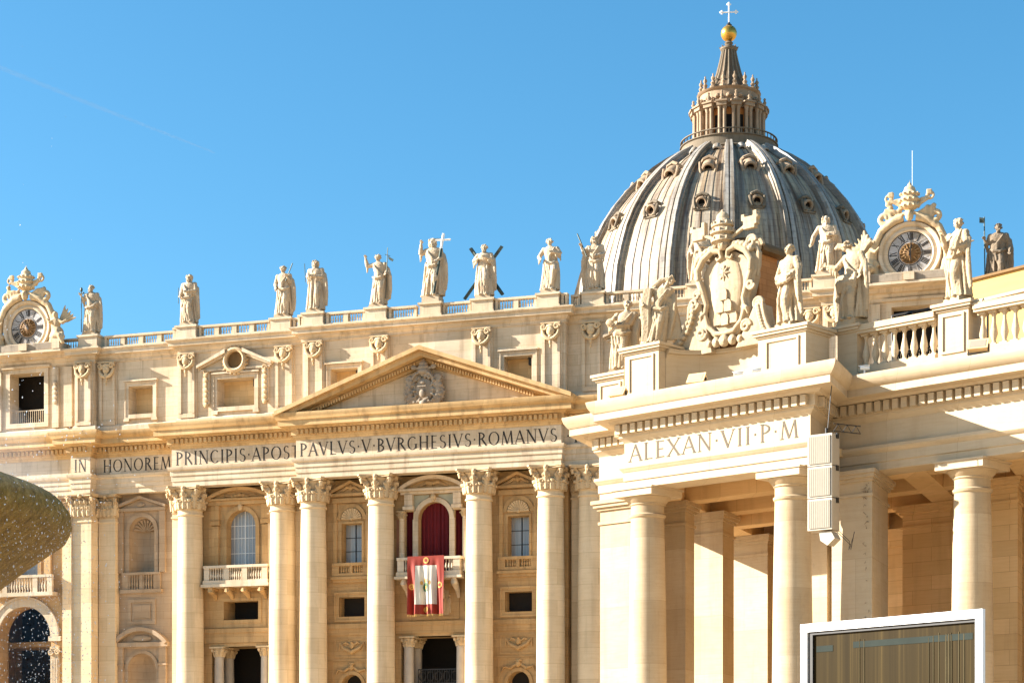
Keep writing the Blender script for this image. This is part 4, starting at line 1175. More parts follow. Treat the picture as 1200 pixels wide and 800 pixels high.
for s in (-1, 1):
    for x, y in ((5.5, AA - .3), (12.75, AA - .3), (16.6, AB - .3), (27.85, AB - .3), (40.5, AD - .3), (38.0, AC - .25)):
        p = fa('attic_pilaster', ap_me, None, None, (s * x, y, 0)); obj('capital', ac_me, None, p)

# roof balustrade and statue pedestals
PEDX = [(-39.8, AD - .55), (-27.7, AB - .75), (-16.8, AB - .75), (-12.7, AA - .75), (-5.75, AA - .75), (.2, AA - .85), (5.7, AA - .75), (12.55, AA - .75), (16.85, AB - .75), (27.5, AB - .75), (39.6, AD - .55)]
for x, y in PEDX:
    m = MB(); m.box(-1.12, 1.12, 0, 1.7, Z3, Z4 - .12); m.box(-1.25, 1.25, -.12, 1.8, Z3, Z3 + .2); m.box(-1.28, 1.28, -.16, 1.85, Z4 - .15, Z4 + .06)
    fa('statue_pedestal', m, M_attic, None, (x, y, 0))
def balustrade(x0, x1, y):
    m = MB(); m.box(x0, x1, y + .1, y + .7, Z3, Z3 + .22); m.box(x0, x1, y + .05, y + .75, Z4 - .26, Z4 - .04)
    L = x1 - x0; n = max(1, round(L / 2.3))
    for i in range(n):
        a, b = x0 + L * i / n, x0 + L * (i + 1) / n
        m.box(b - .25, b + .0, y + .14, y + .66, Z3 + .22, Z4 - .26); m.box(a, a + .25, y + .14, y + .66, Z3 + .22, Z4 - .26)
        k = int((b - a - .5) / .27)
        for j in range(k): baluster(m, a + .25 + (b - a - .5) * (j + .5) / k, y + .4, Z3 + .22, Z4 - .26, .10, 6)
    fa('balustrade', m, M_attic)
for s in (-1, 1):
    for x0, x1, y in ((1.4, 4.4, AA), (7.0, 11.3, AA), (13.85, 14.5, AA), (14.55, 15.5, AB), (18.15, 26.3, AB), (28.85, 29.4, AB), (29.4, 38.2, AC), (41.1, 44.3, AE)):
        balustrade(min(s * x0, s * x1), max(s * x0, s * x1), y - .6)
# roof and the body of the church behind
m = MB(); m.box(-57.3, 57.3, 2.2, 22, 46.0, 47.5); m.box(-20, 20, 22, 140, 40, 44); m.slab([(-18, 44), (18, 44), (0, 47.5)], 23, 138); fa('roof', m, M_grey)
m = MB(); m.box(-57.4, 57.4, 21, 22.0, GZ, 46); m.box(-30, 30, 22, 139, GZ, 40); m.box(-57.4, -57.0, 3, 21, GZ, 46); m.box(57.0, 57.4, 3, 21, GZ, 46)
m.box(-57.3, 57.3, 12.0, 12.2, GZ, 46.0); m.box(-57.2, 57.2, 2.0, 12, 31.9, 32.4); m.box(-57.2, 57.2, 5.0, 12, 16, 16.6)
fa('rear_wall', m, M_wall)
m = MB()
for k in range(6): m.box(-45 - k * .5, 45 + k * .5, -5 - k * .9, 4, 4.3 - (k + 1) * 1.0, 4.3 - k * 1.0 - .004)
m.box(-58, 58, -.2, 4, GZ, 4.28); fa('steps', m, M_attic)

# ------------------------------------------------------------------ cloth on the loggia
def curtain(x0, x1, z0, ztop, rise, y, folds, label):
    m = MB(); nx = 60; nz = 10
    vs = []; fs = []
    c = (x0 + x1) / 2; hw = (x1 - x0) / 2
    for s in (0, .05):
        for i in range(nx + 1):
            x = x0 + (x1 - x0) * i / nx
            zt = ztop + (rise * sqrt(max(0, 1 - ((x - c) / hw) ** 2)) if rise else 0)
            for j in range(nz + 1):
                t = j / nz
                yy = y + s + .11 * sin(i / nx * folds * 2 * pi + .6 * sin(i * .35)) * (1.1 - .5 * t) + .04 * sin(i * 1.7)
                vs.append((x, yy, z0 + (zt - z0) * t))
    K = (nx + 1) * (nz + 1)
    for s in (0, 1):
        for i in range(nx):
            for j in range(nz):
                a = s * K + i * (nz + 1) + j; fs.append((a, a + nz + 1, a + nz + 2, a + 1))
    m.add(vs, fs)
    o = obj('curtain', m, M_red); o.location = FLOC; o.rotation_euler = (0, 0, FROT)
    return tag(o, label, 'curtain')
curtain(-1.72, 1.72, 21.9, 27.45, 1.72, YA + .75, 8, 'wide dark red velvet curtain filling the arched loggia doorway')
curtain(-3.07, -2.24, 21.9, 28.27, 0, YA + .16, 2, 'narrow dark red curtain left of the arched loggia doorway')
curtain(2.24, 3.07, 21.9, 28.27, 0, YA + .16, 2, 'narrow dark red curtain right of the arched loggia doorway')

BY = YA - 1.7 - .40
bn = thing('banner', 'red papal banner with white centre hanging over the central balcony rail', 'banner', FLOC, FROT)
def cloth_y(x, z):
    d = max(0, 23.3 - z)
    return BY - .16 - .015 * d - (.13 + .03 * d) * sin(x * 4.6 + .6 * sin(z * .6)) * min(1, d * .35) - (.07 + .01 * d) * sin(x * 9.7 + z * .35) * min(1, d * .3) - .05 * sin(z * 1.3 + x * 1.1)
def cloth(mb, x0, x1, z0, z1, off, nx=46, nz=36, wob=0.0):
    vs = []; fs = []
    for s in (0, .02):
        for i in range(nx + 1):
            for j in range(nz + 1):
                x = x0 + (x1 - x0) * i / nx; z = z0 + (z1 - z0) * j / nz
                pinch = 1 - .045 * (1 - j / nz) * wob
                vs.append((x * pinch, cloth_y(x, z) - off + s, z))
    K = (nx + 1) * (nz + 1)
    for s in (0, 1):
        for i in range(nx):
            for j in range(nz):
                a = s * K + i * (nz + 1) + j; fs.append((a, a + nz + 1, a + nz + 2, a + 1))
    mb.add(vs, fs)
BX = -.05
m = MB(); cloth(m, BX - 1.98, BX + 1.95, 17.6, 23.45, 0); obj('red_cloth', m, M_redcloth, bn)
m = MB(); cloth(m, BX - 1.1, BX + 1.1, 18.6, 22.5, .012); obj('white_panel', m, M_whitecloth, bn)
def disc_on(mb, cx, cz, rx, rz, off, n=20):
    vs = [(cx, cloth_y(cx, cz) - off, cz)]; 
    for q in (.5, 1.0):
        for k in range(n): 
            x = cx + q * rx * cos(2 * pi * k / n); z = cz + q * rz * sin(2 * pi * k / n); vs.append((x, cloth_y(x, z) - off, z))
    fs = [(0, 1 + k, 1 + (k + 1) % n) for k in range(n)] + [(1 + k, 1 + n + k, 1 + n + (k + 1) % n, 1 + (k + 1) % n) for k in range(n)]
    mb.add(vs, fs)
for cx, cz in ((0, 23.0), (-1.55, 20.4), (1.5, 20.5), (0, 18.08)):
    m = MB(); disc_on(m, BX + cx, cz, .30, .32, .03); obj('gold_medallion', m, M_goldpaint, bn, normals=False)
    m = MB(); disc_on(m, BX + cx, cz, .15, .17, .036); obj('medallion_centre', m, M_redcloth, bn, normals=False)
m = MB(); disc_on(m, BX, 20.3, .34, .48, .03); obj('crest_shield', m, M_green, bn, normals=False)
m = MB(); disc_on(m, BX, 20.98, .24, .22, .034); disc_on(m, BX - .45, 20.75, .12, .2, .03); disc_on(m, BX + .45, 20.75, .12, .2, .03); disc_on(m, BX + .05, 20.25, .14, .18, .038); obj('crest_gold', m, M_goldpaint, bn, normals=False)
m = MB()
for k in range(30):
    x = BX - 1.9 + k * .128; m.box(x, x + .05, cloth_y(x, 17.6) - .01, cloth_y(x, 17.6) + .03, 17.38, 17.62)
obj('fringe', m, M_goldpaint, bn)

# ------------------------------------------------------------------ statues
def figure(sp):
    """draped standing figure one unit tall, facing -y, built as overlapping anatomy, cloth and folds"""
    rnd = random.Random(sp.get('seed', 1))
    m = MB(); sway = sp.get('sway', .02); lean = sp.get('lean', 0.0); wide = sp.get('wide', 1.0) * 1.16
    def cx(z): return sway * sin(z * pi * 1.15) + lean * z
    S_ = [(.025, .128, .100), (.12, .120, .094), (.28, .112, .088), (.42, .112, .088), (.52, .108, .084), (.60, .094, .074), (.66, .094, .072), (.73, .108, .078), (.79, .112, .070), (.825, .088, .056), (.85, .045, .042)]
    m.loft([(z, cx(z), 0, rx * wide * (.93 if z < .55 else 1), ry * (.93 if z < .55 else 1)) for z, rx, ry in S_], 20)
    if sp.get('bare'):      # open legs, knee-length drapery
        pass
    # contrapposto knee
    kx = sp.get('knee', .045)
    m.tube([(cx(.5) + kx * .9, -.03, .52), (cx(.3) + kx * 1.15, -.105, .30), (cx(.1) + kx * 1.1, -.075, .04)], [.062, .050, .036], 9)
    m.tube([(cx(.5) - kx * .9, -.02, .52), (cx(.3) - kx * 1.2, -.06, .28), (cx(.1) - kx * 1.3, -.06, .03)], [.06, .048, .036], 9)
    for s in (-1, 1):
        m.ell((cx(0) + s * .05 + (.012 if s * kx > 0 else 0), -.105, .018), (.027, .06, .022))
    # hanging folds
    n = sp.get('folds', 17)
    for i in range(n):
        a = 2 * pi * i / n + rnd.uniform(-.1, .1)
        top = rnd.choice((.60, .55, .48, .36)); ph = rnd.uniform(0, 6); am = rnd.uniform(.004, .016)
        pts = []
        for j in range(6):
            z = top - (top - .012) * j / 5
            rx = .108 + .028 * (j / 5); ry = .084 + .024 * (j / 5)
            aa = a + am * 6 * sin(ph + j * .9)
            pts.append((cx(z) + rx * wide * cos(aa), ry * sin(aa) - (.02 if sin(aa) < 0 and abs(cos(aa)) < .5 and .15 < z < .4 else 0), z))
        r0 = rnd.uniform(.013, .021)
        m.tube(pts, [r0 * .5, r0, r0 * 1.15, r0 * 1.25, r0 * 1.3, r0 * 1.4], 6)
    # mantle thrown across the body
    ms = sp.get('mantle', 1)
    if ms:
        for i in range(6):
            o = i * .034
            pts = [(cx(.82) + ms * .085, -.02, .83 - o * .4), (cx(.74) + ms * (.055 - o * .3), -.085, .745 - o * .8), (cx(.64) - ms * .01, -.100, .645 - o * .9), (cx(.56) - ms * .075, -.078, .57 - o * .9), (cx(.5) - ms * .118, -.01, .53 - o * 1.1)]
            m.tube(pts, [.013, .016, .018, .017, .012], 6)
        m.tube([(cx(.55) - ms * .12, .0, .56), (cx(.5) - ms * .05, -.10, .52), (cx(.5) + ms * .04, -.112, .50), (cx(.5) + ms * .115, -.04, .55)], [.022, .030, .028, .022], 8)
        for i in range(5):
            x = cx(.4) - ms * (.11 - i * .04)
            m.tube([(x, -.09 + abs(i - 2) * .008, .50), (x + ms * .02, -.115 + abs(i - 2) * .01, .38), (x + ms * .045, -.10, .20 + .03 * i)], [.014, .020, .006], 6)
    # cloak falling from a shoulder
    ck = sp.get('cloak', 1)
    if ck:
        for i in range(5):
            x = .100 + i * .020
            m.tube([(cx(.8) + ck * x * .95, .03 - i * .006, .80 - i * .02), (cx(.55) + ck * (x + .025), .02 - i * .014, .55), (cx(.3) + ck * (x + .03), .02 - i * .010, .30), (cx(.1) + ck * (x + .018), .01, sp.get('hem', .06) + rnd.uniform(0, .05))], [.026, .028, .026, .018], 7)
        m.tube([(cx(.8), .05, .80), (cx(.5), .075, .5), (cx(.1), .07, .06)], [.075, .085, .08], 10)
    # neck and head
    tilt = sp.get('tilt', 0.0); turn = sp.get('turn', 0.0)
    hx = cx(.9) + tilt * .35
    m.tube([(cx(.82), -.002, .82), (hx * .6 + cx(.86) * .4, -.008, .875), (hx, -.01, .905)], [.042, .032, .033], 9)
    ct, st_ = cos(turn), sin(turn)
    def hp(x, y, z): return (hx + x * ct - y * st_, -.012 + x * st_ + y * ct, z)
    m.ell(hp(0, 0, .932), (.043, .050, .060), 14, 10, (0, tilt, turn))
    m.ell(hp(0, -.012, .900), (.032, .038, .032), 10, 8)
    m.tube([hp(0, -.046, .945), hp(0, -.058, .925), hp(0, -.054, .917)], [.006, .010, .008], 6)
    m.tube([hp(-.026, -.043, .947), hp(0, -.048, .950), hp(.026, -.043, .947)], [.006, .008, .006], 6)
    m.ell(hp(0, -.046, .900), (.014, .01, .006)); 
    for s in (-1, 1): m.ell(hp(s * .044, .004, .930), (.007, .012, .017), 6, 5); m.ell(hp(s * .022, -.036, .918), (.012, .012, .014), 6, 5)
    hair = sp.get('hair', 1)
    for i in range(26):
        a = rnd.uniform(-2.6, 2.6) + pi / 2; b = rnd.uniform(-.5, 1.4)
        r = .050 + .004 * hair
        m.ell(hp(r * cos(a) * cos(b), r * 1.08 * sin(a) * cos(b) + .004, .942 + .052 * sin(b)), (.016, .016, .014), 6, 5)
    if hair == 2:
        for s in (-1, 1): m.tube([hp(s * .045, .01, .95), hp(s * .052, .012, .90), hp(s * .045, .008, .85)], [.02, .022, .012], 7)
    if sp.get('beard'):
        for i in range(12): m.ell(hp(rnd.uniform(-.026, .026), -.042 - rnd.uniform(0, .012), rnd.uniform(.850, .896)), (.013, .013, .018), 6, 5)
    # arms: shoulder, elbow, hand
    for s, key in ((-1, 'L'), (1, 'R')):
        el, ha = sp[key]
        sh = Vector((cx(.79) + s * .112, 0, .795)); e = Vector(el); h = Vector(ha)
        m.ell(sh, (.046, .045, .045), 9, 7)
        m.tube([sh, sh.lerp(e, .5), e], [.043, .040, .036], 9)
        m.tube([e, e.lerp(h, .45), h], [.037, .034, .022], 9)
        d = (h - e).normalized()
        # sleeve cloth under the forearm
        for q in range(3):
            a0 = e.lerp(h, .05 + q * .28)
            m.tube([a0, a0 + Vector((0, .004, -.055 - .02 * (q == 0))), a0 + Vector((s * .01, .012, -.095 - .04 * (q == 0)))], [.024, .020, .007], 6)
        p = h + d * .022
        m.ell(p, (.019, .019, .022), 8, 6)
        side = d.cross(Vector((0, 1, 0)))
        if side.length < .1: side = Vector((1, 0, 0))
        side.normalize()
        for q in range(4):
            b0 = p + side * (.0105 * (q - 1.5)) + d * .014
            L_ = (.036, .044, .041, .030)[q]
            m.tube([b0, b0 + d * L_ * .55 + Vector((0, -.003, 0)), b0 + d * L_ + Vector((0, -.012, -.004))], [.0075, .007, .0055], 6)
        m.tube([p - side * .016, p - side * .03 + d * .012, p - side * .03 + d * .03], [.008, .0075, .006], 6)
    for fn in sp.get('extra', ()): fn(m, cx)
    return m

SPECS = {}
def statue(name, label, loc, rotz, H, sp, mat=M_stat, group=None, cat='statue', plinth=.22, attrs=()):
    t = thing(name, label, cat, loc, rotz, group)
    m = MB(); w = .155 * H
    m.box(-w, w, -w * .85, w * .8, 0, plinth * .99); m.box(-w * .93, w * .93, -w * .8, w * .74, plinth, plinth + .03 * H)
    obj('plinth', m, mat, t)
    f = figure(sp)
    me = sculpt('body', f, .0056, mat, 1, sp.get('disp', .008), .03)
    wx = 1.14
    for v in me.vertices: v.co = Vector((v.co.x * H * wx, v.co.y * H * 1.05, v.co.z * H))
    o = obj('body', me, None, t, (0, 0, plinth + .02 * H))
    for nm, mb, mt in attrs:
        a = mesh_from(nm, mb, mt)
        for v in a.vertices: v.co = Vector((v.co.x * H * wx, v.co.y * H * 1.05, v.co.z * H))
        obj(nm, a, None, t, (0, 0, plinth + .02 * H))
    return t

def staff(p0, p1, r=.008):
    m = MB(); m.tube([p0, p1], r, 7); return m
def bar_cross(p0, p1, k, arm, r):
    """square-sectioned cross from foot p0 to head p1"""
    m = MB(); p0, p1 = Vector(p0), Vector(p1); d = (p1 - p0).normalized(); s = Vector((d.z, 0, -d.x))
    m.tube([p0, p1], r, 4); c = p0.lerp(p1, k); m.tube([c - s * arm, c + s * arm], r, 4); return m

def fl(x, y, z): return (FLOC[0] + x * cos(FROT) - y * sin(FROT), FLOC[1] + x * sin(FROT) + y * cos(FROT), z)
SZ = Z4 + .06
GS = 'apostle statues along the facade roof balustrade'
def fstat(i, nm, label, sp, attrs=(), H=5.2, dx=0, mat=M_stat, rz=0.0, plinth=.22):
    x, y = PEDX[i]
    return statue(nm, label, fl(x + dx, y + .8, SZ), FROT + rz, H, sp, mat, GS, 'statue', plinth, attrs)

m1 = staff((-.165, -.08, .02), (-.165, -.08, .93)); m1.tube([(-.215, -.08, .82), (-.115, -.08, .82)], .009, 6); m1.ell((-.165, -.08, .90), (.028, .02, .05)); m1.ell((-.21, -.08, .83), .018); m1.ell((-.12, -.08, .83), .018)
fstat(0, 'apostle_statue', 'stone statue holding a thin iron staff with forked head, beside the left clock', dict(seed=3, L=[(-.14, -.01, .68), (-.165, -.07, .76)], R=[(.145, 0, .64), (.11, -.10, .56)], mantle=-1, cloak=1, sway=.012, beard=1), [('staff', m1, M_bronze)])
fstat(1, 'apostle_statue', 'bearded stone statue wrapped in a cloak, standing alone above the first broken pediment', dict(seed=5, L=[(-.15, -.02, .63), (-.13, -.11, .56)], R=[(.14, -.03, .65), (.03, -.12, .63)], mantle=-1, cloak=1, sway=-.02, beard=1, turn=-.2, hair=2), [('staff', staff((-.17, -.1, .40), (-.17, -.1, .72), .006), M_bronze)])
fstat(2, 'apostle_statue', 'left statue of a close pair, dark rod slanting up over its shoulder', dict(seed=8, L=[(-.15, 0, .64), (-.10, -.11, .55)], R=[(.15, -.01, .66), (.12, -.10, .74)], mantle=1, cloak=1, sway=.02, turn=-.3), [('rod', staff((.08, -.10, .66), (.20, -.06, 1.02), .009), M_bronze)])
fstat(3, 'apostle_statue', 'right statue of a close pair, hooded with folded arms and long cloak', dict(seed=9, L=[(-.14, -.03, .66), (.0, -.115, .70)], R=[(.14, -.02, .65), (-.01, -.12, .66)], mantle=0, cloak=1, sway=.01, beard=1, hair=2), [('staff', staff((-.14, -.12, .55), (-.17, -.1, .92), .006), M_bronze)])
m1 = staff((.16, -.07, .1), (.19, -.05, 1.10), .007); m1.tube([(.145, -.05, .97), (.235, -.05, .93)], .007, 6); m1.slab([(.20, .93), (.30, .86), (.28, .82), (.21, .87)], -.055, -.045)
fstat(4, 'apostle_statue', 'slim stone statue raising its left-hand arm beside a thin cross with a pennant', dict(seed=12, L=[(-.20, -.01, .78), (-.215, -.05, .92)], R=[(.15, .0, .66), (.16, -.07, .60)], mantle=-1, cloak=1, sway=.03, wide=.9, turn=-.2), [('cross_staff', m1, M_bronze)])
# Christ
lo = MB(); lo.tube([(.06, -.14, .02), (.155, -.06, .80)], .022, 4)
hi = MB(); hi.tube([(.155, -.06, .80), (.185, -.035, 1.06)], .022, 4); hi.tube([(.06, -.046, .955), (.30, -.046, .945)], .020, 4)
halo = MB(); halo.lathe([(.07, 0), (.10, 0), (.10, .012), (.07, .012), (.07, 0)], 20); 
for v in range(len(halo.v)): q = halo.v[v]; halo.v[v] = (q[0] + .015, q[1] * .35 + .02, q[2] + .985)
fstat(5, 'christ_statue', 'tallest roof statue, Christ lifting one hand and holding a big pale-topped cross', dict(seed=15, L=[(-.185, -.02, .74), (-.165, -.06, .90)], R=[(.15, -.02, .66), (.115, -.11, .60)], mantle=-1, cloak=1, sway=.02, beard=1, hair=2, wide=1.08), [('cross_shaft', lo, M_bronze), ('cross_head', hi, M_white), ('halo', halo, M_bronze)], 5.9, 0, M_stat, 0, .55)
xx = MB(); xx.tube([(-.40, .11, .01), (.28, .10, .97)], .034, 4); xx.tube([(.30, .07, .03), (-.27, .06, .97)], .034, 4)
fstat(6, 'apostle_statue', 'bearded stone statue in front of a dark diagonal X-shaped cross', dict(seed=18, L=[(-.185, -.03, .68), (-.07, -.12, .71)], R=[(.15, -.02, .68), (.06, -.12, .72)], mantle=0, cloak=1, sway=-.015, beard=1, folds=22), [('saltire_cross', xx, M_bronze)])
def kneeup(m, cx): m.tube([(cx(.5) + .05, -.04, .50), (cx(.3) + .09, -.15, .36), (cx(.1) + .05, -.10, .10)], [.06, .052, .035], 9)
fstat(7, 'apostle_statue', 'stone statue stepping forward with bent knee and both elbows out, no staff', dict(seed=21, L=[(-.19, -.01, .66), (-.14, -.11, .60)], R=[(.185, -.02, .69), (.09, -.13, .70)], mantle=1, cloak=0, sway=.025, extra=[kneeup]))
fstat(8, 'apostle_statue', 'stone statue holding a dark lance diagonally out to the left at the dome edge', dict(seed=23, L=[(-.17, -.02, .72), (-.20, -.10, .80)], R=[(.15, 0, .66), (.09, -.11, .62)], mantle=1, cloak=-1, sway=.01, beard=1, turn=.3, hair=2), [('lance', staff((-.10, -.13, .60), (-.28, -.06, 1.06), .011), M_bronze)], 5.3)
fstat(9, 'apostle_statue', 'shaded stone statue standing half hidden behind the left edge of the big coat of arms', dict(seed=26, L=[(-.17, .0, .64), (-.13, -.10, .56)], R=[(.15, 0, .66), (.05, -.12, .66)], mantle=-1, cloak=-1, sway=0, beard=1, tilt=.05), [], 4.9)
def book(m, cx): m.box(.02, .16, -.17, -.12, .60, .67)
fstat(10, 'apostle_statue', 'tall stone statue holding an open book at its waist, left of the right clock', dict(seed=29, L=[(-.19, .0, .66), (-.22, -.05, .52)], R=[(.16, -.02, .64), (.10, -.14, .62)], mantle=-1, cloak=1, sway=.02, beard=1, hair=2, extra=[book]), [], 5.4)
hb = staff((-.19, -.06, .0), (-.20, -.05, 1.12), .009); hb.slab([(-.20, 1.10), (-.27, 1.12), (-.27, 1.03), (-.21, 1.02)], -.06, -.04)
x12 = 55.6
statue('apostle_statue', 'dark stone statue holding a halberd above the yellow roof at far right', fl(x12, -.2, SZ - 2.3), FROT, 5.5, dict(seed=33, L=[(-.16, -.01, .66), (-.19, -.06, .72)], R=[(.17, 0, .62), (.17, -.08, .50)], mantle=1, cloak=1, sway=-.01, beard=1, wide=1.08), M_statd, GS, 'statue', .22, [('halberd', hb, M_bronze)])
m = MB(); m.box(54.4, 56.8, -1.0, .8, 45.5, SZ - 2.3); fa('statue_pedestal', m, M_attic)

# ------------------------------------------------------------------ the two clocks
def roman(mb, s, ang, R, h, y):
    """numeral standing radially, foot towards the centre"""
    w = {'I': .34, 'V': .66, 'X': .70}
    tot = sum(w[c] for c in s) * h * .55; x = -tot / 2
    for c in s:
        k = w[c] * h * .55; st = []
        if c == 'I': st = [((.5, 0), (.5, 1), .17)]
        if c == 'V': st = [((.05, 1), (.5, 0), .13), ((.5, 0), (.95, 1), .06)]
        if c == 'X': st = [((.05, 1), (.95, 0), .13), ((.05, 0), (.95, 1), .06)]
        for a, b, t in st:
            P = []
            for q in (a, b):
                lx = x + q[0] * k; lz = R + q[1] * h
                P.append((lx * cos(ang) + lz * sin(ang), -lx * sin(ang) + lz * cos(ang)))
            ribbon(mb, P, [t * h * .8] * 2, y - .012, y + .01)
        x += k

def clock(x, label, hands, seed):
    rnd = random.Random(seed)
    loc = fl(x, -.9, 50.25)
    t = thing('roof_clock', label, 'clock', loc, FROT, 'clocks crowning the ends of the facade')
    RX = Matrix.Rotation(pi / 2, 4, 'X')
    def ring(prof, n=48):
        m = MB(); m.M = RX; m.lathe(prof, n, cap=False); return m
    obj('frame', ring([(2.05, -.9), (2.05, .12), (2.2, .22), (2.5, .1), (2.62, .34), (2.85, .42), (3.0, .2), (3.05, -.9)]), M_attic, t)
    d = obj('dial', ring([(2.06, -.2), (2.06, .0), (0, .0)]), M_dial, t)
    m = ring([(1.08, 0.004), (1.12, .016), (1.16, .004)]); m2 = ring([(1.98, .004), (2.0, .016), (2.04, .004)]); m.v += []; 
    k = len(m.v); m.v += m2.v; m.f += [tuple(i + k for i in f) for f in m2.f]; obj('minute_ring', m, M_letter, d)
    m = MB()
    for i, s in enumerate(('XII', 'I', 'II', 'III', 'IIII', 'V', 'VI', 'VII', 'VIII', 'IX', 'X', 'XI')): roman(m, s, 2 * pi * i / 12, 1.22, .70, -.012)
    obj('numerals', m, M_letter, d)
    obj('centre_disc', ring([(1.0, 0.0), (.98, .05), (.86, .06), (.8, .02), (.66, .02), (.58, .09), (0, .14)]), M_clockc, d)
    m = MB()
    for i in range(16):
        a = 2 * pi * i / 16; m.tube([(.5 * cos(a), -.1, .5 * sin(a)), (1.02 * cos(a), -.07, 1.02 * sin(a))], [.09, .02], 5)
    obj('sun_rays', m, M_brown, d)
    m = MB()
    for a, L, w in hands: m.slab([(-w * cos(a) - .25 * sin(a), w * sin(a) - .25 * cos(a)), (w * cos(a) - .25 * sin(a), -w * sin(a) - .25 * cos(a)), (L * sin(a), L * cos(a))], -.2, -.16)
    obj('hand', m, M_iron, d)
    # plinth under the dial, scrolls, angels, tiara and keys
    m = MB(); m.box(-4.4, 4.4, -.8, 1.4, -2.75, -1.9); m.box(-4.6, 4.6, -1.0, 1.6, -3.0, -2.76); m.box(-.5, .5, -1.1, 0, -2.7, -1.95); m.box(-4.5, -3.6, -1.05, 0, -2.72, -1.6); m.box(3.6, 4.5, -1.05, 0, -2.72, -1.6)
    m.slab([(-3.1, -1.9), (3.1, -1.9), (3.0, 1.6), (1.6, 2.9), (-1.6, 2.9), (-3.0, 1.6)], .0, 1.2)
    obj('backing', m, M_attic, t)
    m = MB(); m.box(-3.5, -.6, -.86, -.801, -2.68, -1.98); m.box(.6, 3.5, -.86, -.801, -2.68, -1.98); obj('stained_panel', m, M_grey, t)
    m = MB()
    for s in (-1, 1):
        m.tube([(s * 3.2, -.1, -1.9), (s * 3.5, -.2, -.6), (s * 3.25, -.2, .9), (s * 2.7, -.2, 2.2), (s * 1.5, -.3, 3.05), (s * .6, -.35, 3.3)], [.5, .42, .36, .36, .42, .4], 9)
        m.tube(spiral((s * 2.35, -.3, 3.35), .72, 1.35, 'xz', s, 20, .2, pi / 2), .26, 8)
        m.tube(spiral((s * 3.6, -.3, -1.1), .62, 1.3, 'xz', -s, 18), .26, 8)
        # seated angel beside the dial
        m.ell((s * 3.9, -.3, -.9), (.7, .62, .75)); m.ell((s * 3.75, -.35, .1), (.50, .42, .72)); m.ell((s * 3.7, -.5, 1.05), (.30, .32, .36)); m.ell((s * 4.0, -.6, -1.35), (.95, .62, .45))
        m.tube([(s * 3.6, -.5, .5), (s * 3.1, -.75, .2), (s * 2.75, -.7, .65)], [.2, .17, .12], 7)
        m.tube([(s * 4.0, -.4, .45), (s * 4.6, -.5, .1), (s * 5.1, -.4, .45)], [.22, .2, .14], 7)
        m.tube([(s * 3.9, -.7, -1.0), (s * 4.5, -.95, -1.4), (s * 4.9, -.9, -2.2)], [.34, .28, .2], 8)
        for k in range(5):   # wing feathers
            m.tube([(s * 3.95, .1, .35), (s * (4.25 + .16 * k), .2, 1.1 - .13 * k), (s * (4.55 + .34 * k), .15, 2.2 - .36 * k)], [.22, .26, .07], 6)
        for k in range(7): m.tube([(s * (3.5 + .2 * k), -.75, -.9), (s * (3.6 + .22 * k), -.9, -1.5), (s * (3.6 + .2 * k), -.7, -2.2)], [.09, .14, .06], 6)
        # key
        m.tube([(-s * .9, -.45, 3.4), (s * 1.9, -.45, 5.0)], .17, 7)
        m.tube([(s * 1.9 + .32 * cos(q), -.45, 5.15 + .32 * sin(q)) for q in [i * pi / 5 for i in range(11)]], .13, 6)
        m.box(s * 1.2 - .16, s * 1.2 + .42, -.55, -.35, 4.7, 5.05); m.box(s * 1.75 - .2, s * 1.75 + .3, -.6, -.3, 5.25, 5.7)
        m.tube([(s * .8, -.3, 3.6), (s * 1.5, -.35, 3.9), (s * 2.2, -.35, 4.0), (s * 1.9, -.3, 3.2)], [.2, .26, .22, .12], 7)
        for k in range(4): m.ell((s * rnd.uniform(.9, 2.3), -.35, rnd.uniform(3.3, 4.7)), (.28, .22, .24), 7, 6)
    for k, (z, r, h) in enumerate(((4.35, .86, .42), (4.9, .90, .42), (5.4, .80, .42), (5.85, .55, .4))): m.ell((0, -.35, z), (r, r * .9, h), 16, 9)
    for z, r in ((4.15, .92), (4.75, .98), (5.3, .92)):
        for k in range(12): a = 2 * pi * k / 12; m.ell((r * cos(a), -.35 + r * .9 * sin(a), z + .1), (.10, .10, .15), 6, 5)
    m.ell((0, -.35, 6.3), .2); m.tube([(0, -.35, 6.3), (0, -.35, 6.8)], .06, 5)
    m.ell((0, -.6, 3.35), (.4, .35, .5)); m.ell((0, -.85, 3.5), (.22, .2, .26))
    obj('carved_crest', sculpt('carved_crest', m, .085, M_carve, 1, .06, .5), None, t)
    return t
clock(-47.2, 'round roman-numeral clock under carved papal tiara at the left end of the facade', [(-.55, 1.05, .1)], 4)
ck_ = clock(47.6, 'round roman-numeral clock under carved papal tiara, right of the dome', [(.12, 1.3, .1), (3.0, .9, .1)], 5)
m = MB(); m.tube([(0.2, 0, 6.2), (0.2, 0, 9.6)], .035, 5); obj('lightning_rod', m, M_steel, ck_)

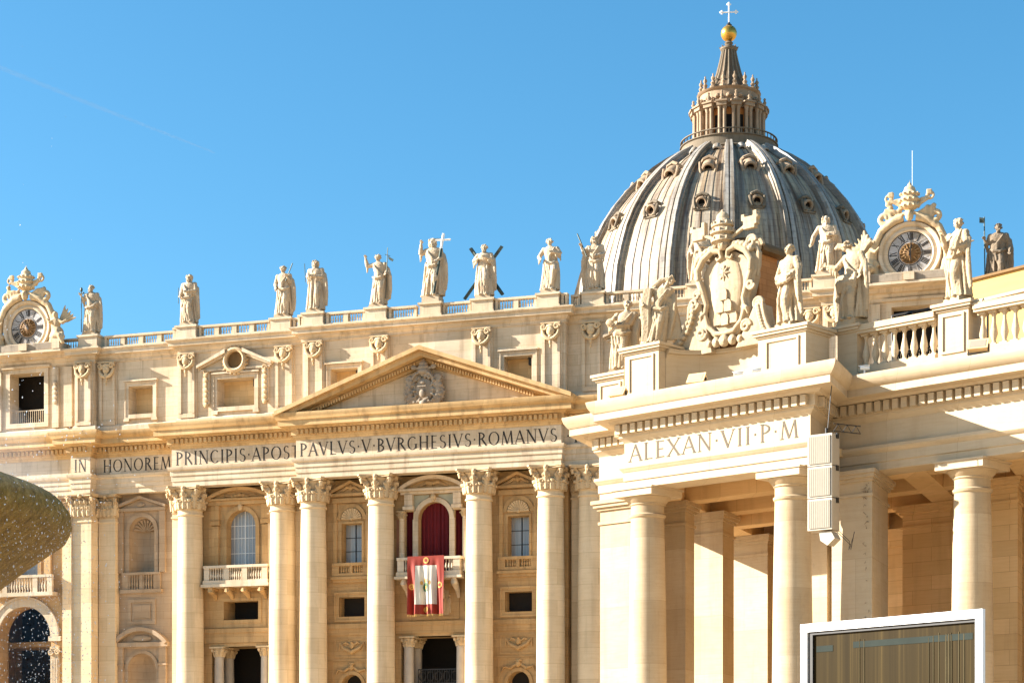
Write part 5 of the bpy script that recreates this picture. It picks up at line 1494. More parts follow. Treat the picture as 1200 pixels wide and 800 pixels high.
# ------------------------------------------------------------------ dome
DC = (37.35, 338.0)
DZ = lambda y: (925 - y) / 2300 * 338.0
dome = thing('dome', 'great ribbed lead dome with lantern, gilded ball and cross behind the facade', 'dome', (DC[0], DC[1], 0), atan2(-DC[1], -DC[0]) + radians(0.2))
DPROF = [(26.6, 74), (26.4, 79), (25.7, 85.4), (24.7, 89.0), (23.6, 92.2), (22.1, 95.2), (20.3, 98.0), (18.2, 100.6), (16.0, 102.8), (13.6, 104.9), (11.2, 106.6), (8.6, 108.1)]
def dr(z):
    for (r0, z0), (r1, z1) in zip(DPROF, DPROF[1:]):
        if z0 <= z <= z1: return r0 + (r1 - r0) * (z - z0) / (z1 - z0)
    return DPROF[-1][0] if z > 100 else DPROF[0][0]
m = MB(); m.lathe(DPROF, 128); obj('shell', m, M_lead, dome, None, 60)
m = MB(); m.lathe([(25.6, 30), (25.6, 60), (27.5, 60.5), (27.5, 62), (26.0, 62.5), (26.0, 70), (27.8, 71), (27.8, 73), (26.8, 74)], 96)
for k in range(16):
    a = 2 * pi * (k + .5) / 16
    for s in (-.045, .045): m.lathe([(1.1, 40), (1.0, 58), (1.4, 59), (1.4, 60)], 10, (28.5 * cos(a + s), 28.5 * sin(a + s), 0))
obj('drum', m, M_lant, dome)
def radial(a): return Matrix.Rotation(a, 4, 'Z')
for k in range(16):
    a = 2 * pi * k / 16
    m = MB(); m.M = radial(a)
    def strip(w0, w1, h0, h1, c0=0.0):
        vs = []; 
        for j, (r, z) in enumerate(DPROF):
            t = j / (len(DPROF) - 1); sc = r / 26.6 * .62 + .38
            if j < len(DPROF) - 1: dx, dz = DPROF[j + 1][0] - r, DPROF[j + 1][1] - z
            l = hypot(dx, dz); nx, nz = dz / l, -dx / l
            for q, hh in ((w0, h0), (w0, h1), (w1, h1), (w1, h0)):
                vs.append((r + nx * hh, (c0 + q) * sc, z + nz * hh))
        fs = []
        for j in range(len(DPROF) - 1):
            for i in range(4): fs.append((j * 4 + i, j * 4 + (i + 1) % 4, j * 4 + 4 + (i + 1) % 4, j * 4 + 4 + i))
        m.add(vs, fs + [(0, 1, 2, 3)])
    strip(-1.15, 1.15, -.3, .55); strip(-.88, -.14, .5, 1.0); strip(.14, .88, .5, 1.0)
    obj('rib', m, M_leadrib, dome)
    # lead seams between the ribs
    m = MB()
    for q in range(1, 6):
        b = a + 2 * pi / 16 * (q / 6)
        pts = [(r * cos(b) , r * sin(b), z) for r, z in DPROF]
        m.tube(pts, .11, 4)
    obj('seam', m, M_lead, dome)
    # dormers in the middle of the field
    b = a + pi / 16
    for zc, sz, hood in ((107.0, .80, 0), (101.9, 1.25, 1), (94.6, 1.05, 2)):
        r = dr(zc); m = MB(); m.M = radial(b) @ Matrix.Translation((r, 0, zc)) @ Matrix.Rotation(radians(12 if hood == 2 else (36 if hood == 1 else 45)), 4, 'Y') @ Matrix.Rotation(pi / 2, 4, 'Y')
        # local z now points outwards
        m.lathe([(sz * .55, -.6), (sz * .55, sz * .55), (sz * .72, sz * .72), (sz * .95, sz * .6), (sz * 1.0, -.6)], 18)
        d = obj('dormer', m, M_lant if hood else M_leadrib, dome)
        m2 = MB(); m2.M = m.M; m2.lathe([(sz * .56, sz * .10), (0, sz * .10)], 14); obj('opening', m2, M_dark if hood else M_leadrib, d)  # disc painted near-black for the shade inside the dormer
        if hood:
            m3 = MB(); m3.M = radial(b) @ Matrix.Translation((r, 0, zc))
            hz = sz * .95
            m3.tube([(-.9, -sz * 1.35, hz * .75), (-.1, -sz * .75, hz * 1.25), (-.2, 0, hz * 1.6), (-.1, sz * .75, hz * 1.25), (-.9, sz * 1.35, hz * .75)], [.22, .30, .34, .30, .22], 7)
            for s in (-1, 1): m3.tube([(.3, s * sz * 1.15, hz * .8), (.7, s * sz * 1.1, -.2), (.9, s * sz * .9, -sz * 1.05)], [.26, .22, .3], 7)
            m3.box(.4 - .7, .9, -sz * 1.1, sz * 1.1, -sz * 1.3, -sz * 1.05)
            obj('hood', m3, M_lant if hood == 1 else M_drum, d)
# lantern
lan = obj('lantern', MB().lathe([(8.7, 109.2), (8.9, 109.6), (8.5, 109.9), (8.2, 110.2), (8.2, 113.0), (8.45, 113.1), (8.45, 113.35), (7.0, 113.4)], 64), M_drum, dome)
m = MB()
for k in range(48):
    a = 2 * pi * k / 48; m.box(8.18 * cos(a) - .08, 8.18 * cos(a) + .08, 8.18 * sin(a) - .08, 8.18 * sin(a) + .08, 113.35, 114.5)
m.lathe([(8.05, 114.5), (8.35, 114.5), (8.35, 114.7), (8.05, 114.7), (8.05, 114.5)], 64); obj('railing', m, M_drum, lan)
obj('core', MB().lathe([(5.0, 113), (5.0, 119.2)], 48), M_orange, lan)
for k in range(16):
    a = 2 * pi * (k + .5) / 16
    m = MB(); m.M = radial(a)
    m.box(4.7, 6.4, -.42, .42, 113.3, 114.2)
    for s in (-.36, .36):
        m.lathe([(.36, 114.2), (.32, 114.6), (.29, 118.0), (.42, 118.5), (.42, 118.6)], 10, (5.95, s * 1.15, 0))
    m.box(4.8, 5.5, -.3, .3, 114.2, 118.6); m.box(4.8, 6.6, -.85, .85, 118.6, 119.4); m.box(4.8, 6.85, -.98, .98, 119.4, 119.75)
    obj('buttress', m, M_lant, lan)
    m = MB(); m.M = radial(a)
    m.lathe([(.42, 119.75), (.42, 120.2), (.2, 120.4), (.34, 120.9), (.16, 121.4), (.26, 121.7), (.1, 122.0)], 8, (6.2, 0, 0)); obj('finial', m, M_lant, lan)
    m = MB(); m.M = radial(a + pi / 16); m.box(4.95, 5.04, -.48, .48, 114.4, 117.6); obj('lantern_window', m, M_dark, lan)  # plate painted near-black for the unlit lantern inside
obj('entablature', MB().lathe([(5.2, 118.6), (5.4, 118.7), (5.4, 119.2), (5.9, 119.4), (5.9, 119.7), (5.0, 119.9), (5.0, 122.9), (5.3, 123.1), (5.5, 123.4), (4.4, 123.5)], 48), M_lant, lan)
m = MB()
for k in range(16):
    a = 2 * pi * k / 16; m.ell((5.05 * cos(a), 5.05 * sin(a), 121.4), (.5, .5, .55), 8, 6); m.tube(spiral((5.1 * cos(a + .2), 5.1 * sin(a + .2), 120.9), .45, 1.2, 'xz', 1, 10), .14, 5)
obj('garland', m, M_lant, lan)
for k in range(16):
    a = 2 * pi * (k + .5) / 16; m = MB(); m.M = radial(a)
    m.lathe([(.55, 123.4), (.55, 123.9), (.25, 124.1), (.42, 124.7), (.18, 125.2), (.36, 125.7), (.3, 126.0), (.10, 126.4), (.14, 126.7), (.0, 127.0)], 8, (4.85, 0, 0)); obj('candelabrum', m, M_lant, lan)
SP = [(4.0, 123.5), (3.4, 124.6), (2.7, 126.2), (2.05, 128.0), (1.5, 130.0), (1.15, 131.6), (1.2, 131.9)]
obj('spire', MB().lathe(SP, 32), M_spire, lan)
m = MB()
for k in range(16):
    a = 2 * pi * k / 16; m.tube([(r * cos(a), r * sin(a), z) for r, z in SP[:-1]], [.34, .28, .24, .2, .17, .15], 6)
    m.tube([(2.75 * cos(a), 2.75 * sin(a), 126.1), (3.1 * cos(a), 3.1 * sin(a), 126.8)], [.3, .1], 6)
m.lathe([(1.25, 131.5), (1.5, 131.8), (1.5, 132.1), (.7, 132.2), (.5, 132.6), (.75, 133.0), (.4, 133.4)], 20)
for k in range(8): a = 2 * pi * k / 8; m.tube([(1.1 * cos(a), 1.1 * sin(a), 131.6), (1.6 * cos(a), 1.6 * sin(a), 132.3)], [.2, .1], 5)
obj('spire_ribs', m, M_drum, lan)
m = MB(); m.ell((0, 0, 134.45), 1.28, 32, 20); obj('gilded_ball', m, M_gold, lan)
m = MB(); m.lathe([(.5, 135.6), (.55, 135.9), (.25, 136.2), (.2, 136.4)], 10); obj('ball_cap', m, M_iron, lan)
m = MB()
m.M = Matrix.Rotation(pi / 2, 4, 'Z')
m.tube([(0, 0, 136.2), (0, 0, 140.3)], .13, 6); m.tube([(-1.2, 0, 138.4), (1.2, 0, 138.4)], .13, 6)
for p in ((-1.2, 138.4), (1.2, 138.4), (0, 139.9)):
    for q in ((-.3, 0), (.3, 0), (0, -.3), (0, .3)): m.ell((p[0] + q[0] * .8, 0, p[1] + q[1] * .8), (.18, .1, .18), 6, 5)
obj('cross', m, M_white, lan)
def remap(z):
    K = [(105.0, 105.0), (109.2, 108.1), (113.4, 110.4), (114.7, 111.3), (118.6, 115.7), (119.75, 116.6), (122.9, 119.0), (127.0, 122.0), (131.9, 127.4), (133.4, 128.8), (135.6, 131.3), (140.3, 135.5)]
    if z <= 105: return z
    for (a, b), (c, d) in zip(K, K[1:]):
        if z <= c: return b + (d - b) * (z - a) / (c - a)
    return z - 4.8
for o in [lan] + list(lan.children):
    for v in o.data.vertices:
        if o.name.startswith('gilded_ball'): v.co.z = 130.1 + (v.co.z - 134.45) * 1.08; v.co.x *= 1.08; v.co.y *= 1.08
        else: v.co.z = remap(v.co.z)

# ------------------------------------------------------------------ colonnade
PE, PN = Vector((.731, -.682)), Vector((.682, .731))
P1 = Vector((5.55, 81.3)); PROT = atan2(-.682, .731)
SK = -.373 / .927            # the rows run back along skewed radial lines
def pl(x, y, z): q = P1 + PE * x + PN * y; return (q.x, q.y, z)
CO = thing('colonnade', 'bright travertine colonnade corner with Doric columns, inscription and balustraded wing', 'colonnade', (P1.x, P1.y, 0), PROT)
def co(name, mb, mat, parent=None, loc=None, angle=38): return obj(name, mb, mat, parent or CO, loc, angle)
YF, YL, YW = -.70, 1.15, 2.3
XL0, XL1, XR = -3.5, -.55, 8.62
cpath = [(XL0 + SK * 14, YL + 14), (XL0, YL), (XL1 + SK * (YL - YF), YL), (XL1, YF), (XR, YF), (XR + SK * (YW - YF), YW), (24, YW), (34, YW - 1.2)]
m = MB(); m.sweep([(0, 12.42), (0, 12.72), (.06, 12.74), (.06, 13.08), (.12, 13.12), (.22, 13.24), (.22, 13.36), (.02, 13.38), (-1.35, 13.38), (-1.35, 12.42)], cpath); co('architrave', m, M_pav)
m = MB(); m.sweep([(.02, 13.383), (.02, 14.30), (-1.35, 14.30), (-1.35, 13.383)], cpath); co('frieze', m, M_pav)
m = MB(); m.sweep([(.02, 14.303), (.12, 14.42), (.22, 14.5), (.22, 14.58), (.28, 14.6), (.28, 15.02), (.52, 15.04), (.60, 15.14), (1.12, 15.16), (1.12, 15.44), (1.18, 15.47), (1.34, 15.68), (1.40, 15.86), (1.40, 15.93), (-.9, 16.05), (-1.35, 14.303)], cpath); co('cornice', m, M_pav)
m = MB()
def dent_seg(p, q, trim=.35, pitch=.40):
    p, q = Vector(p), Vector(q); d = q - p; L = d.length; d.normalize(); n = Vector((d.y, -d.x))
    k = int((L - 2 * trim + .5) / pitch)
    for i in range(k + 1):
        c = p + d * (trim - .25 + (L - 2 * trim + .5) * (i + .5) / (k + 1))
        a = c + n * .26
        m.prism([tuple(a - d * .125), tuple(a + d * .125), tuple(a + d * .125 + n * .24), tuple(a - d * .125 + n * .24)], 14.62, 15.0)
for a, b in zip(cpath[1:], cpath[2:]):
    m = MB(); dent_seg(a, b, .05 if (a[1] == YF and b[1] == YF) else .3); co('dentils', m, M_pav)
m = MB(); write(m, 'ALEXAN.VII.P.M', XL1 + .25, XR - .55, 13.52, .68, YF - .02, .012); co('inscription', m, M_letter2)  # grey raised strokes stand in for shadowed grooves
# raised tablet edge above the text
# columns
R1 = .80
m = MB(); prof = [(R1 * 1.28, -1.0), (R1 * 1.32, -.9), (R1 * 1.3, -.72), (R1 * 1.12, -.62), (R1 * 1.08, -.5)]
for i in range(13):
    t = i / 12; prof.append((R1 * (1.0 + .02 * sin(pi * t * .8) - .15 * t ** 1.9), -.45 + 11.65 * t))
prof += [(R1 * .93, 11.26), (R1 * .95, 11.34), (R1 * .86, 11.40), (R1 * .86, 11.72), (R1 * .93, 11.76), (R1 * .93, 11.82), (R1 * 1.0, 11.86), (R1 * 1.2, 12.06)]
m.lathe(prof, 56); dcol = mesh_from('column', m, M_col2, 30)
m = MB(); m.box(-1.02, 1.02, -1.02, 1.02, 12.07, 12.34); m.box(-1.08, 1.08, -1.08, 1.08, 12.344, 12.417); dcap = mesh_from('capital', m, M_pav)
m = MB(); m.box(-1.12, 1.12, -1.12, 1.12, -1.35, -1.0); dbase = mesh_from('base', m, M_col2)
def dcolumn(x, y):
    c = co('column', dcol, None, None, (x, y, 0)); obj('capital', dcap, None, c); obj('base', dbase, None, c)
def at(a, y): return (a + SK * y, y)
dcolumn(0.02, .08); dcolumn(7.27, .08)
for k in range(3): dcolumn(14.6 + SK * 3 + 4.6 * k + (0 if k == 0 else 0), 3.1)
def pier(x0, x1, y0, y1, top=12.41, mat=M_col2):
    """square pier, sides along the radial lines"""
    P = lambda g: [(x0 - g, y0 - g), (x1 + g, y0 - g), (x1 + g + SK * (y1 - y0 + g), y1 + g), (x0 - g + SK * (y1 - y0 + g), y1 + g)]
    m = MB(); m.prism(P(0), -1.3, top - .95); m.prism(P(-.004), top - .95, top - .3)
    m.prism(P(.07), top - 1.02, top - .90); m.prism(P(.10), top - .42, top - .30); m.prism(P(.22), top - .297, top - .16); m.prism(P(.30), top - .157, top)
    m.prism(P(.15), -1.32, -.9)
    co('pier', m, mat)
pier(XL0, XL1 + SK * (YL - YF) - .0, YL + .03, YL + 1.6)
pier(-2.15, -.75, 3.6, 4.9); pier(-3.35, -1.45, 7.2, 9.0); pier(-7.0, -4.6, 15, 17)
pier(5.1, 6.5, 3.6, 4.9); pier(3.9, 5.3, 7.6, 9.0)
pier(7.9, 9.75, 1.85, 5.0, 12.41, M_pav); 
pier(11.6, 13.0, 7.3, 8.6, 12.41, M_int); pier(5.2, 8.6, 11.4, 13.2, 12.41, M_int)
pier(16.4, 17.8, 7.3, 8.6, 12.41, M_int); pier(9.6, 11.0, 11.4, 12.8, 12.41, M_int); pier(14.2, 15.6, 11.4, 12.8, 12.41, M_int)
# soffit beams, coffers and roof
m = MB()
for a in (.02, 7.27, 11.9, 16.5, 21.1):
    y0 = .65 if a < 8 else 3.65
    m.prism([(a - .6 + SK * y0, y0), (a + .6 + SK * y0, y0), (a + .6 + SK * 17, 17), (a - .6 + SK * 17, 17)], 12.42, 13.1)
for y in (4.25, 8.2, 12.2):
    for a0, a1 in ((.63, 6.66), (7.88, 11.29), (12.51, 15.89), (17.11, 20.49)):
        m.prism([(a0 + SK * (y - .5), y - .5), (a1 + SK * (y - .5), y - .5), (a1 + SK * (y + .5), y + .5), (a0 + SK * (y + .5), y + .5)], 12.425, 13.1)
co('ceiling_beams', m, M_int)
m = MB(); m.prism([(-3.2, 2.0), (0, .2), (8.2, .2), (8.2, 2.9), (24, 2.9), (24 + SK * 14, 17), (-3.2 + SK * 15, 17)], 13.102, 13.4)
for bx in range(3):
    for by in range(2):
        pass
co('ceiling', m, M_int)
m = MB(); m.prism([(-3.0, 2.4), (.2, .8), (8.0, .8), (8.0, 3.4), (24, 3.4), (24 + SK * 14, 17), (-3.0 + SK * 15, 17)], 15.6, 15.98); co('roof', m, M_grey)
m = MB(); m.prism([(-9.5, 17.3), (22, 17.3), (22, 18), (-9.5, 18)], GZ, 15.5)
m.prism([(-2.0, 17.0), (22, 17.0), (22, 17.29), (-2.0, 17.29)], 11.5, 12.35)
co('rear_wall', m, M_int)
m = MB()
for k in range(3): m.prism([(-5 - k * .5, -2 - k * .45), (36 + k, -2 - k * .45), (36, 18), (-9 - k * .5, 18)], GZ + .001 * k, -1.32 - k * .13)
co('steps', m, M_pav)

# attic above the inscription: two stepped pedestals, hollow curved parapet, end pedestal
def pedestal(x0, x1, y0, y1, z0, z1, panels, mat=M_pav):
    m = MB(); P = lambda g: [(x0 - g, y0 - g), (x1 + g, y0 - g), (x1 + g, y1 + g), (x0 - g, y1 + g)]
    m.prism(P(0), z0 + .24, z1 - .30); m.prism(P(.10), z0, z0 + .24)
    m.prism(P(.06), z1 - .30, z1 - .22); m.prism(P(.16), z1 - .217, z1 - .12); m.prism(P(.22), z1 - .117, z1)
    for a, b in panels:
        frame_xz(m, a, b, z0 + .42, z1 - .50, .09, y0 - .06, y0 + .02)
    return co('pedestal', m, mat)
pedestal(-2.95, -1.5, .35, 1.7, 16.03, 17.62, [(-2.72, -1.72)])
pedestal(-.85, .95, -.35, 1.4, 16.0, 18.32, [(-.55, .62)])
pedestal(5.9, 8.15, -.30, 1.3, 16.0, 17.95, [(6.35, 7.75)])
cur = []
for i in range(25):
    t = i / 24; x = .97 + (5.88 - .97) * t
    cur.append((x, .15 + 1.9 * sin(pi * min(1, t * 1.06)) ** .8 if t < .94 else .15 + .0))
cur = [(.97, .1)] + [(.97 + 4.9 * (i / 22), .1 + 1.75 * (1 - (2 * i / 22 - 1) ** 2) ** .62) for i in range(1, 22)] + [(5.88, .1)]
m = MB(); m.sweep([(.10, 16.0), (.10, 16.24), (0, 16.26), (0, 17.72), (.07, 17.78), (.10, 17.9), (.24, 17.92), (.28, 18.08), (-.75, 18.1), (-.75, 16.0)], cur); co('curved_parapet', m, M_pav, None, None, 50)

# wing balustrade
def big_balustrade(x0, x1, y, n):
    m = MB(); m.box(x0, x1, y - .05, y + .55, 16.0, 16.42); m.box(x0, x1, y - .10, y + .60, 17.72, 17.82); m.box(x0, x1, y - .16, y + .66, 17.823, 18.05)
    b = co('balustrade', m, M_pav)
    h0, h1, r = 16.42, 17.72, .155
    for i in range(n):
        x = x0 + (x1 - x0) * (i + .5) / n
        k = MB(); baluster(k, 0, 0, h0, h1, r, 14); k.box(-.16, .16, -.16, .16, h0 + .001, h0 + .09); k.box(-.16, .16, -.16, .16, h1 - .09, h1 - .001)
        obj('baluster', k, M_pav, b, (x, y + .25, 0))
WB = YW - .45
pedestal(8.2, 9.1, WB - .05, WB + .6, 16.0, 18.12, [])
big_balustrade(9.12, 12.55, WB, 8)
pedestal(12.72, 14.0, WB - .1, WB + .9, 16.0, 18.22, [(12.95, 13.75)])
big_balustrade(14.2, 18.2, WB, 9); pedestal(18.4, 19.6, WB - .1, WB + .9, 16.0, 18.22, [(18.65, 19.35)]); big_balustrade(19.8, 24, WB, 9)

# ---- colonnade sculpture
def cstat(label, x, y, z, H, sp, rz=0.0, mat=M_statw, attrs=(), plinth=.14):
    return statue('saint_statue', label, pl(x, y, z), PROT + rz, H, sp, mat, 'statues on the colonnade parapet', 'statue', plinth, attrs)
def bunch(m, cx):
    m.ell((-.10, -.10, .68), (.07, .06, .06)); m.ell((-.05, -.13, .72), (.04, .04, .04))
    for i in range(4): m.tube([(.10, .06, .75 - .1 * i), (.18 - .02 * i, .08, .55 - .1 * i), (.10 + .03 * i, .06, .3 - .07 * i)], [.03, .05, .02], 7)
cstat('small pale slim statue on the lowest stepped pedestal, left of the coat of arms', -2.2, 1.0, 17.62, 2.95, dict(seed=41, L=[(-.14, -.03, .66), (-.05, -.13, .66)], R=[(.12, -.04, .64), (-.02, -.14, .62)], mantle=1, cloak=1, sway=-.03, lean=.10, turn=.5, wide=.82, extra=[bunch]), .45)
def bigcloth(m, cx):
    for i in range(7): m.tube([(.02 + .03 * i, -.02, .86 - .03 * i), (.13 + .02 * i, .02, .62), (.16 + .025 * i, .04, .34), (.20 + .03 * i, .05, .06)], [.04, .06, .055, .03], 8)
    for i in range(4): m.tube([(-.08 + .02 * i, -.06, .84), (-.13 + .03 * i, -.1, .6), (-.10 + .02 * i, -.1, .3), (-.12 + .02 * i, -.09, .05)], [.03, .04, .035, .02], 7)
    m.tube([(.0, 0, .86), (.10, .02, .96), (.2, .03, .98)], [.05, .045, .03], 8)
cstat('leaning pale statue with sweeping cloak on the tall pedestal beside the coat of arms', -.05, .55, 18.32, 2.75, dict(seed=44, L=[(-.15, -.03, .68), (-.11, -.13, .60)], R=[(.17, -.02, .82), (.24, -.03, .95)], mantle=1, cloak=1, sway=.02, lean=.16, tilt=.3, turn=.6, extra=[bigcloth]), .35)
def swag(m, cx):
    for i in range(4): m.tube([(-.17, -.04, .62 - .02 * i), (-.06, -.13, .585 - .025 * i), (.08, -.12, .61 - .03 * i), (.14, -.06, .64 - .02 * i)], [.02, .03, .028, .02], 7)
    for i in range(3): m.tube([(.14 + .02 * i, -.05, .64), (.17 + .01 * i, -.06, .48), (.165 + .015 * i, -.05, .30 - .03 * i)], [.025, .03, .012], 7)
cstat('pale statue with hand on hip and drapery swag, standing right of the coat of arms', 7.0, .3, 17.95, 3.15, dict(seed=47, L=[(-.20, .0, .64), (-.11, -.10, .575)], R=[(.16, -.02, .65), (.135, -.10, .60)], mantle=0, cloak=1, sway=-.025, hair=0, turn=-.3, extra=[swag]), -.25)
def wingy(m, cx):
    m.tube([(-.10, .06, .86), (-.13, .06, .95), (-.24, .03, .975), (-.28, .02, .95)], [.03, .05, .045, .02], 8)
    for i in range(4): m.tube([(.06, .07, .80), (.10 + .03 * i, .09, .95), (.09 + .05 * i, .09, 1.10 - .06 * i)], [.03, .04, .015], 7)
    for i in range(9): m.tube([(-.12 + .03 * i, -.09, .56), (-.13 + .032 * i, -.115, .46), (-.13 + .033 * i, -.10, .33 + .02 * (i % 3))], [.02, .026, .012], 6)
    m.tube([(-.16, -.05, .55), (-.2, -.02, .3), (-.19, 0, .03)], [.045, .06, .055], 9)
cstat('pale winged-looking statue in pleated tunic with outstretched arm where the balustrade starts', 8.75, WB + .2, 18.12, 3.2, dict(seed=50, L=[(-.20, -.05, .68), (-.30, -.09, .73)], R=[(.17, .0, .68), (.17, -.06, .55)], mantle=-1, cloak=1, sway=.02, tilt=-.25, turn=-.4, wide=1.1, extra=[wingy]), -.2)
def palm(m, cx): m.tube([(.06, -.13, .50), (.12, -.14, .66), (.19, -.13, .80)], [.02, .032, .012], 7)
cstat('pale statue raising one hand and holding a palm branch on the paneled balustrade pedestal', 13.35, WB + .35, 18.22, 3.05, dict(seed=53, L=[(-.17, -.04, .66), (-.13, -.14, .80)], R=[(.16, -.03, .64), (.10, -.13, .60)], mantle=1, cloak=1, sway=-.02, turn=.4, wide=1.02, extra=[palm]), -.35)

# ---- cartouche with the six-mount arms
ct_ = thing('coat_of_arms', 'huge carved papal coat of arms with six mounts, star, keys and tiara over the inscription', 'coat of arms', pl(3.15, 1.55, 18.1), PROT)
m = MB()
O_ = [(0, .55), (.45, .6), (.85, .95), (.95, 1.4), (.9, 1.8), (1.05, 2.3), (1.2, 2.8), (1.15, 3.2), (.85, 3.55), (.4, 3.8), (0, 3.88)]
m.slab(O_ + [(-x, z) for x, z in O_[-2:0:-1]], -.2, .5)
m.ell((0, -.20, 2.35), (.80, .20, 1.45), 20, 14)
for s in (-1, 1):
    m.tube([(s * x, -.34, z) for x, z in [(0, .5), (.45, .55), (.85, .9), (1.0, 1.4), (.93, 1.8), (1.1, 2.3), (1.32, 2.85)]], [.09, .11, .12, .10, .11, .13, .14], 9)
    m.tube([(s * x, -.22, z) for x, z in [(0, .42), (.55, .45), (1.0, .82), (1.14, 1.4), (1.07, 1.8), (1.25, 2.3), (1.46, 2.85)]], [.07, .08, .09, .08, .08, .1, .1], 8)
    m.tube([(s * x, -.38, z) for x, z in [(1.32, 2.85), (1.36, 3.25), (1.08, 3.68), (.6, 3.95), (.2, 3.85), (.14, 3.58), (.34, 3.5), (.42, 3.64)]], [.14, .15, .15, .14, .12, .09, .07, .05], 9)
    m.tube([(s * x, -.22, z) for x, z in [(1.46, 2.85), (1.52, 3.3), (1.2, 3.8), (.62, 4.1)]], [.1, .1, .1, .06], 8)
    m.tube(spiral((s * 1.12, -.42, .62), .26, 1.5, 'xz', s, 20), .085, 8)
    m.tube(spiral((s * 1.36, -.42, 2.25), .21, 1.4, 'xz', -s, 18), .075, 7)
    m.tube([(s * .95, -.36, 1.5), (s * 1.15, -.42, 1.35), (s * 1.2, -.36, 1.1)], [.08, .1, .05], 7)
body = obj('shield', sculpt('shield', m, .024, M_statw, 1, .012, .15), None, ct_)
for (x, z) in ((-.40, 1.15), (0, 1.10), (.40, 1.15), (-.20, 1.62), (.20, 1.62), (0, 2.1)):
    q = MB(); yb = -.20 - .20 * sqrt(max(0, 1 - (x / .8) ** 2 - ((z - 2.35) / 1.45) ** 2)) + .02
    q.slab([(x - .17, z - .26), (x + .17, z - .26), (x + .19, z), (x + .14, z + .17), (x, z + .25), (x - .14, z + .17), (x - .19, z)], yb - .10, yb + .1)
    obj('mount', q, M_statw, body)
q = MB()
for k in range(8):
    a = 2 * pi * k / 8; q.tube([(0, -.40, 2.95), (.27 * cos(a), -.40, 2.95 + .34 * sin(a))], [.09, .015], 6)
q.ell((0, -.41, 2.95), (.09, .07, .09)); obj('star', q, M_statw, body)
m = MB()
for k, (z, r) in enumerate(((4.35, .46), (4.66, .48), (4.95, .42), (5.2, .28))): m.ell((-.1, -.35, z), (r, r * .85, .27), 18, 10)
for z, r in ((4.25, .48), (4.58, .51), (4.88, .46)):
    m.tube([(-.1 + r * cos(i * pi / 9), -.35 + r * .85 * sin(i * pi / 9), z) for i in range(19)], .04, 6)
    for k in range(10): a = 2 * pi * k / 10; m.ell((-.1 + r * cos(a), -.35 + r * .85 * sin(a), z + .09), (.05, .05, .09), 6, 5)
m.ell((-.1, -.35, 5.47), .09)
for s in (-1, 1):
    m.tube([(-s * .6, -.3, 3.9), (s * 1.15, -.35, 4.72)], .085, 7)
    m.box(s * 1.3 - .30, s * 1.3 + .26, -.46, -.22, 4.5, 5.0); m.box(s * 1.3 - .40, s * 1.3 - .24, -.46, -.22, 4.85, 5.12); m.box(s * 1.3 + .18, s * 1.3 + .36, -.46, -.22, 4.65, 5.2)
    m.ell((s * 1.66, -.35, 4.95), .11)
    for k in range(5): m.ell((s * (.5 + .2 * k), -.34, 4.05 - .02 * k * k), (.17, .16, .15), 8, 6)
    m.tube(spiral((s * 1.32, -.34, 4.0), .26, 1.5, 'xz', s, 18), .085, 7)
    m.tube([(s * 1.45, -.2, 3.9), (s * 1.62, -.2, 3.5), (s * 1.58, -.15, 3.0), (s * 1.5, -.15, 2.6)], [.09, .12, .1, .05], 7)
m.ell((0, -.46, 4.05), (.24, .18, .2)); m.ell((-.09, -.62, 4.08), (.05, .05, .05)); m.ell((.09, -.62, 4.08), (.05, .05, .05))
obj('tiara_and_keys', sculpt('tiara_and_keys', m, .024, M_statw, 1, .012, .15), None, ct_)
m = MB(); m.box(-.9, 1.12, .505, 1.75, -.4, 3.72); obj('masonry_back', m, M_brickslab, ct_)
m = MB()
for i in range(14):
    a0, a1 = pi * i / 14, pi * (i + 1) / 14
    m.add([(.1 + 1.42 * cos(a0), .25, 3.74 + .72 * sin(a0)), (.1 + 1.42 * cos(a1), .25, 3.74 + .72 * sin(a1)), (.1 + 1.42 * cos(a1), 2.0, 3.74 + .72 * sin(a1)), (.1 + 1.42 * cos(a0), 2.0, 3.74 + .72 * sin(a0)), (.1, .25, 3.74), (.1, 2.0, 3.74)], [(0, 1, 2, 3), (0, 1, 4), (3, 2, 5)])
m.add([(-1.32, .25, 3.74), (1.52, .25, 3.74), (1.52, 2.0, 3.74), (-1.32, 2.0, 3.74)], [(0, 1, 2, 3)])
hood = obj('hood', m, M_brown, ct_)
m = MB(); m.tube(spiral((1.22, .14, 3.92), .34, 1.7, 'xz', 1, 28, .15), .09, 8); m.ell((1.22, .14, 3.92), (.12, .14, .12)); m.tube(spiral((-1.1, .14, 3.92), .32, 1.5, 'xz', -1, 22, .15), .09, 8); obj('scroll', m, M_statw, hood)
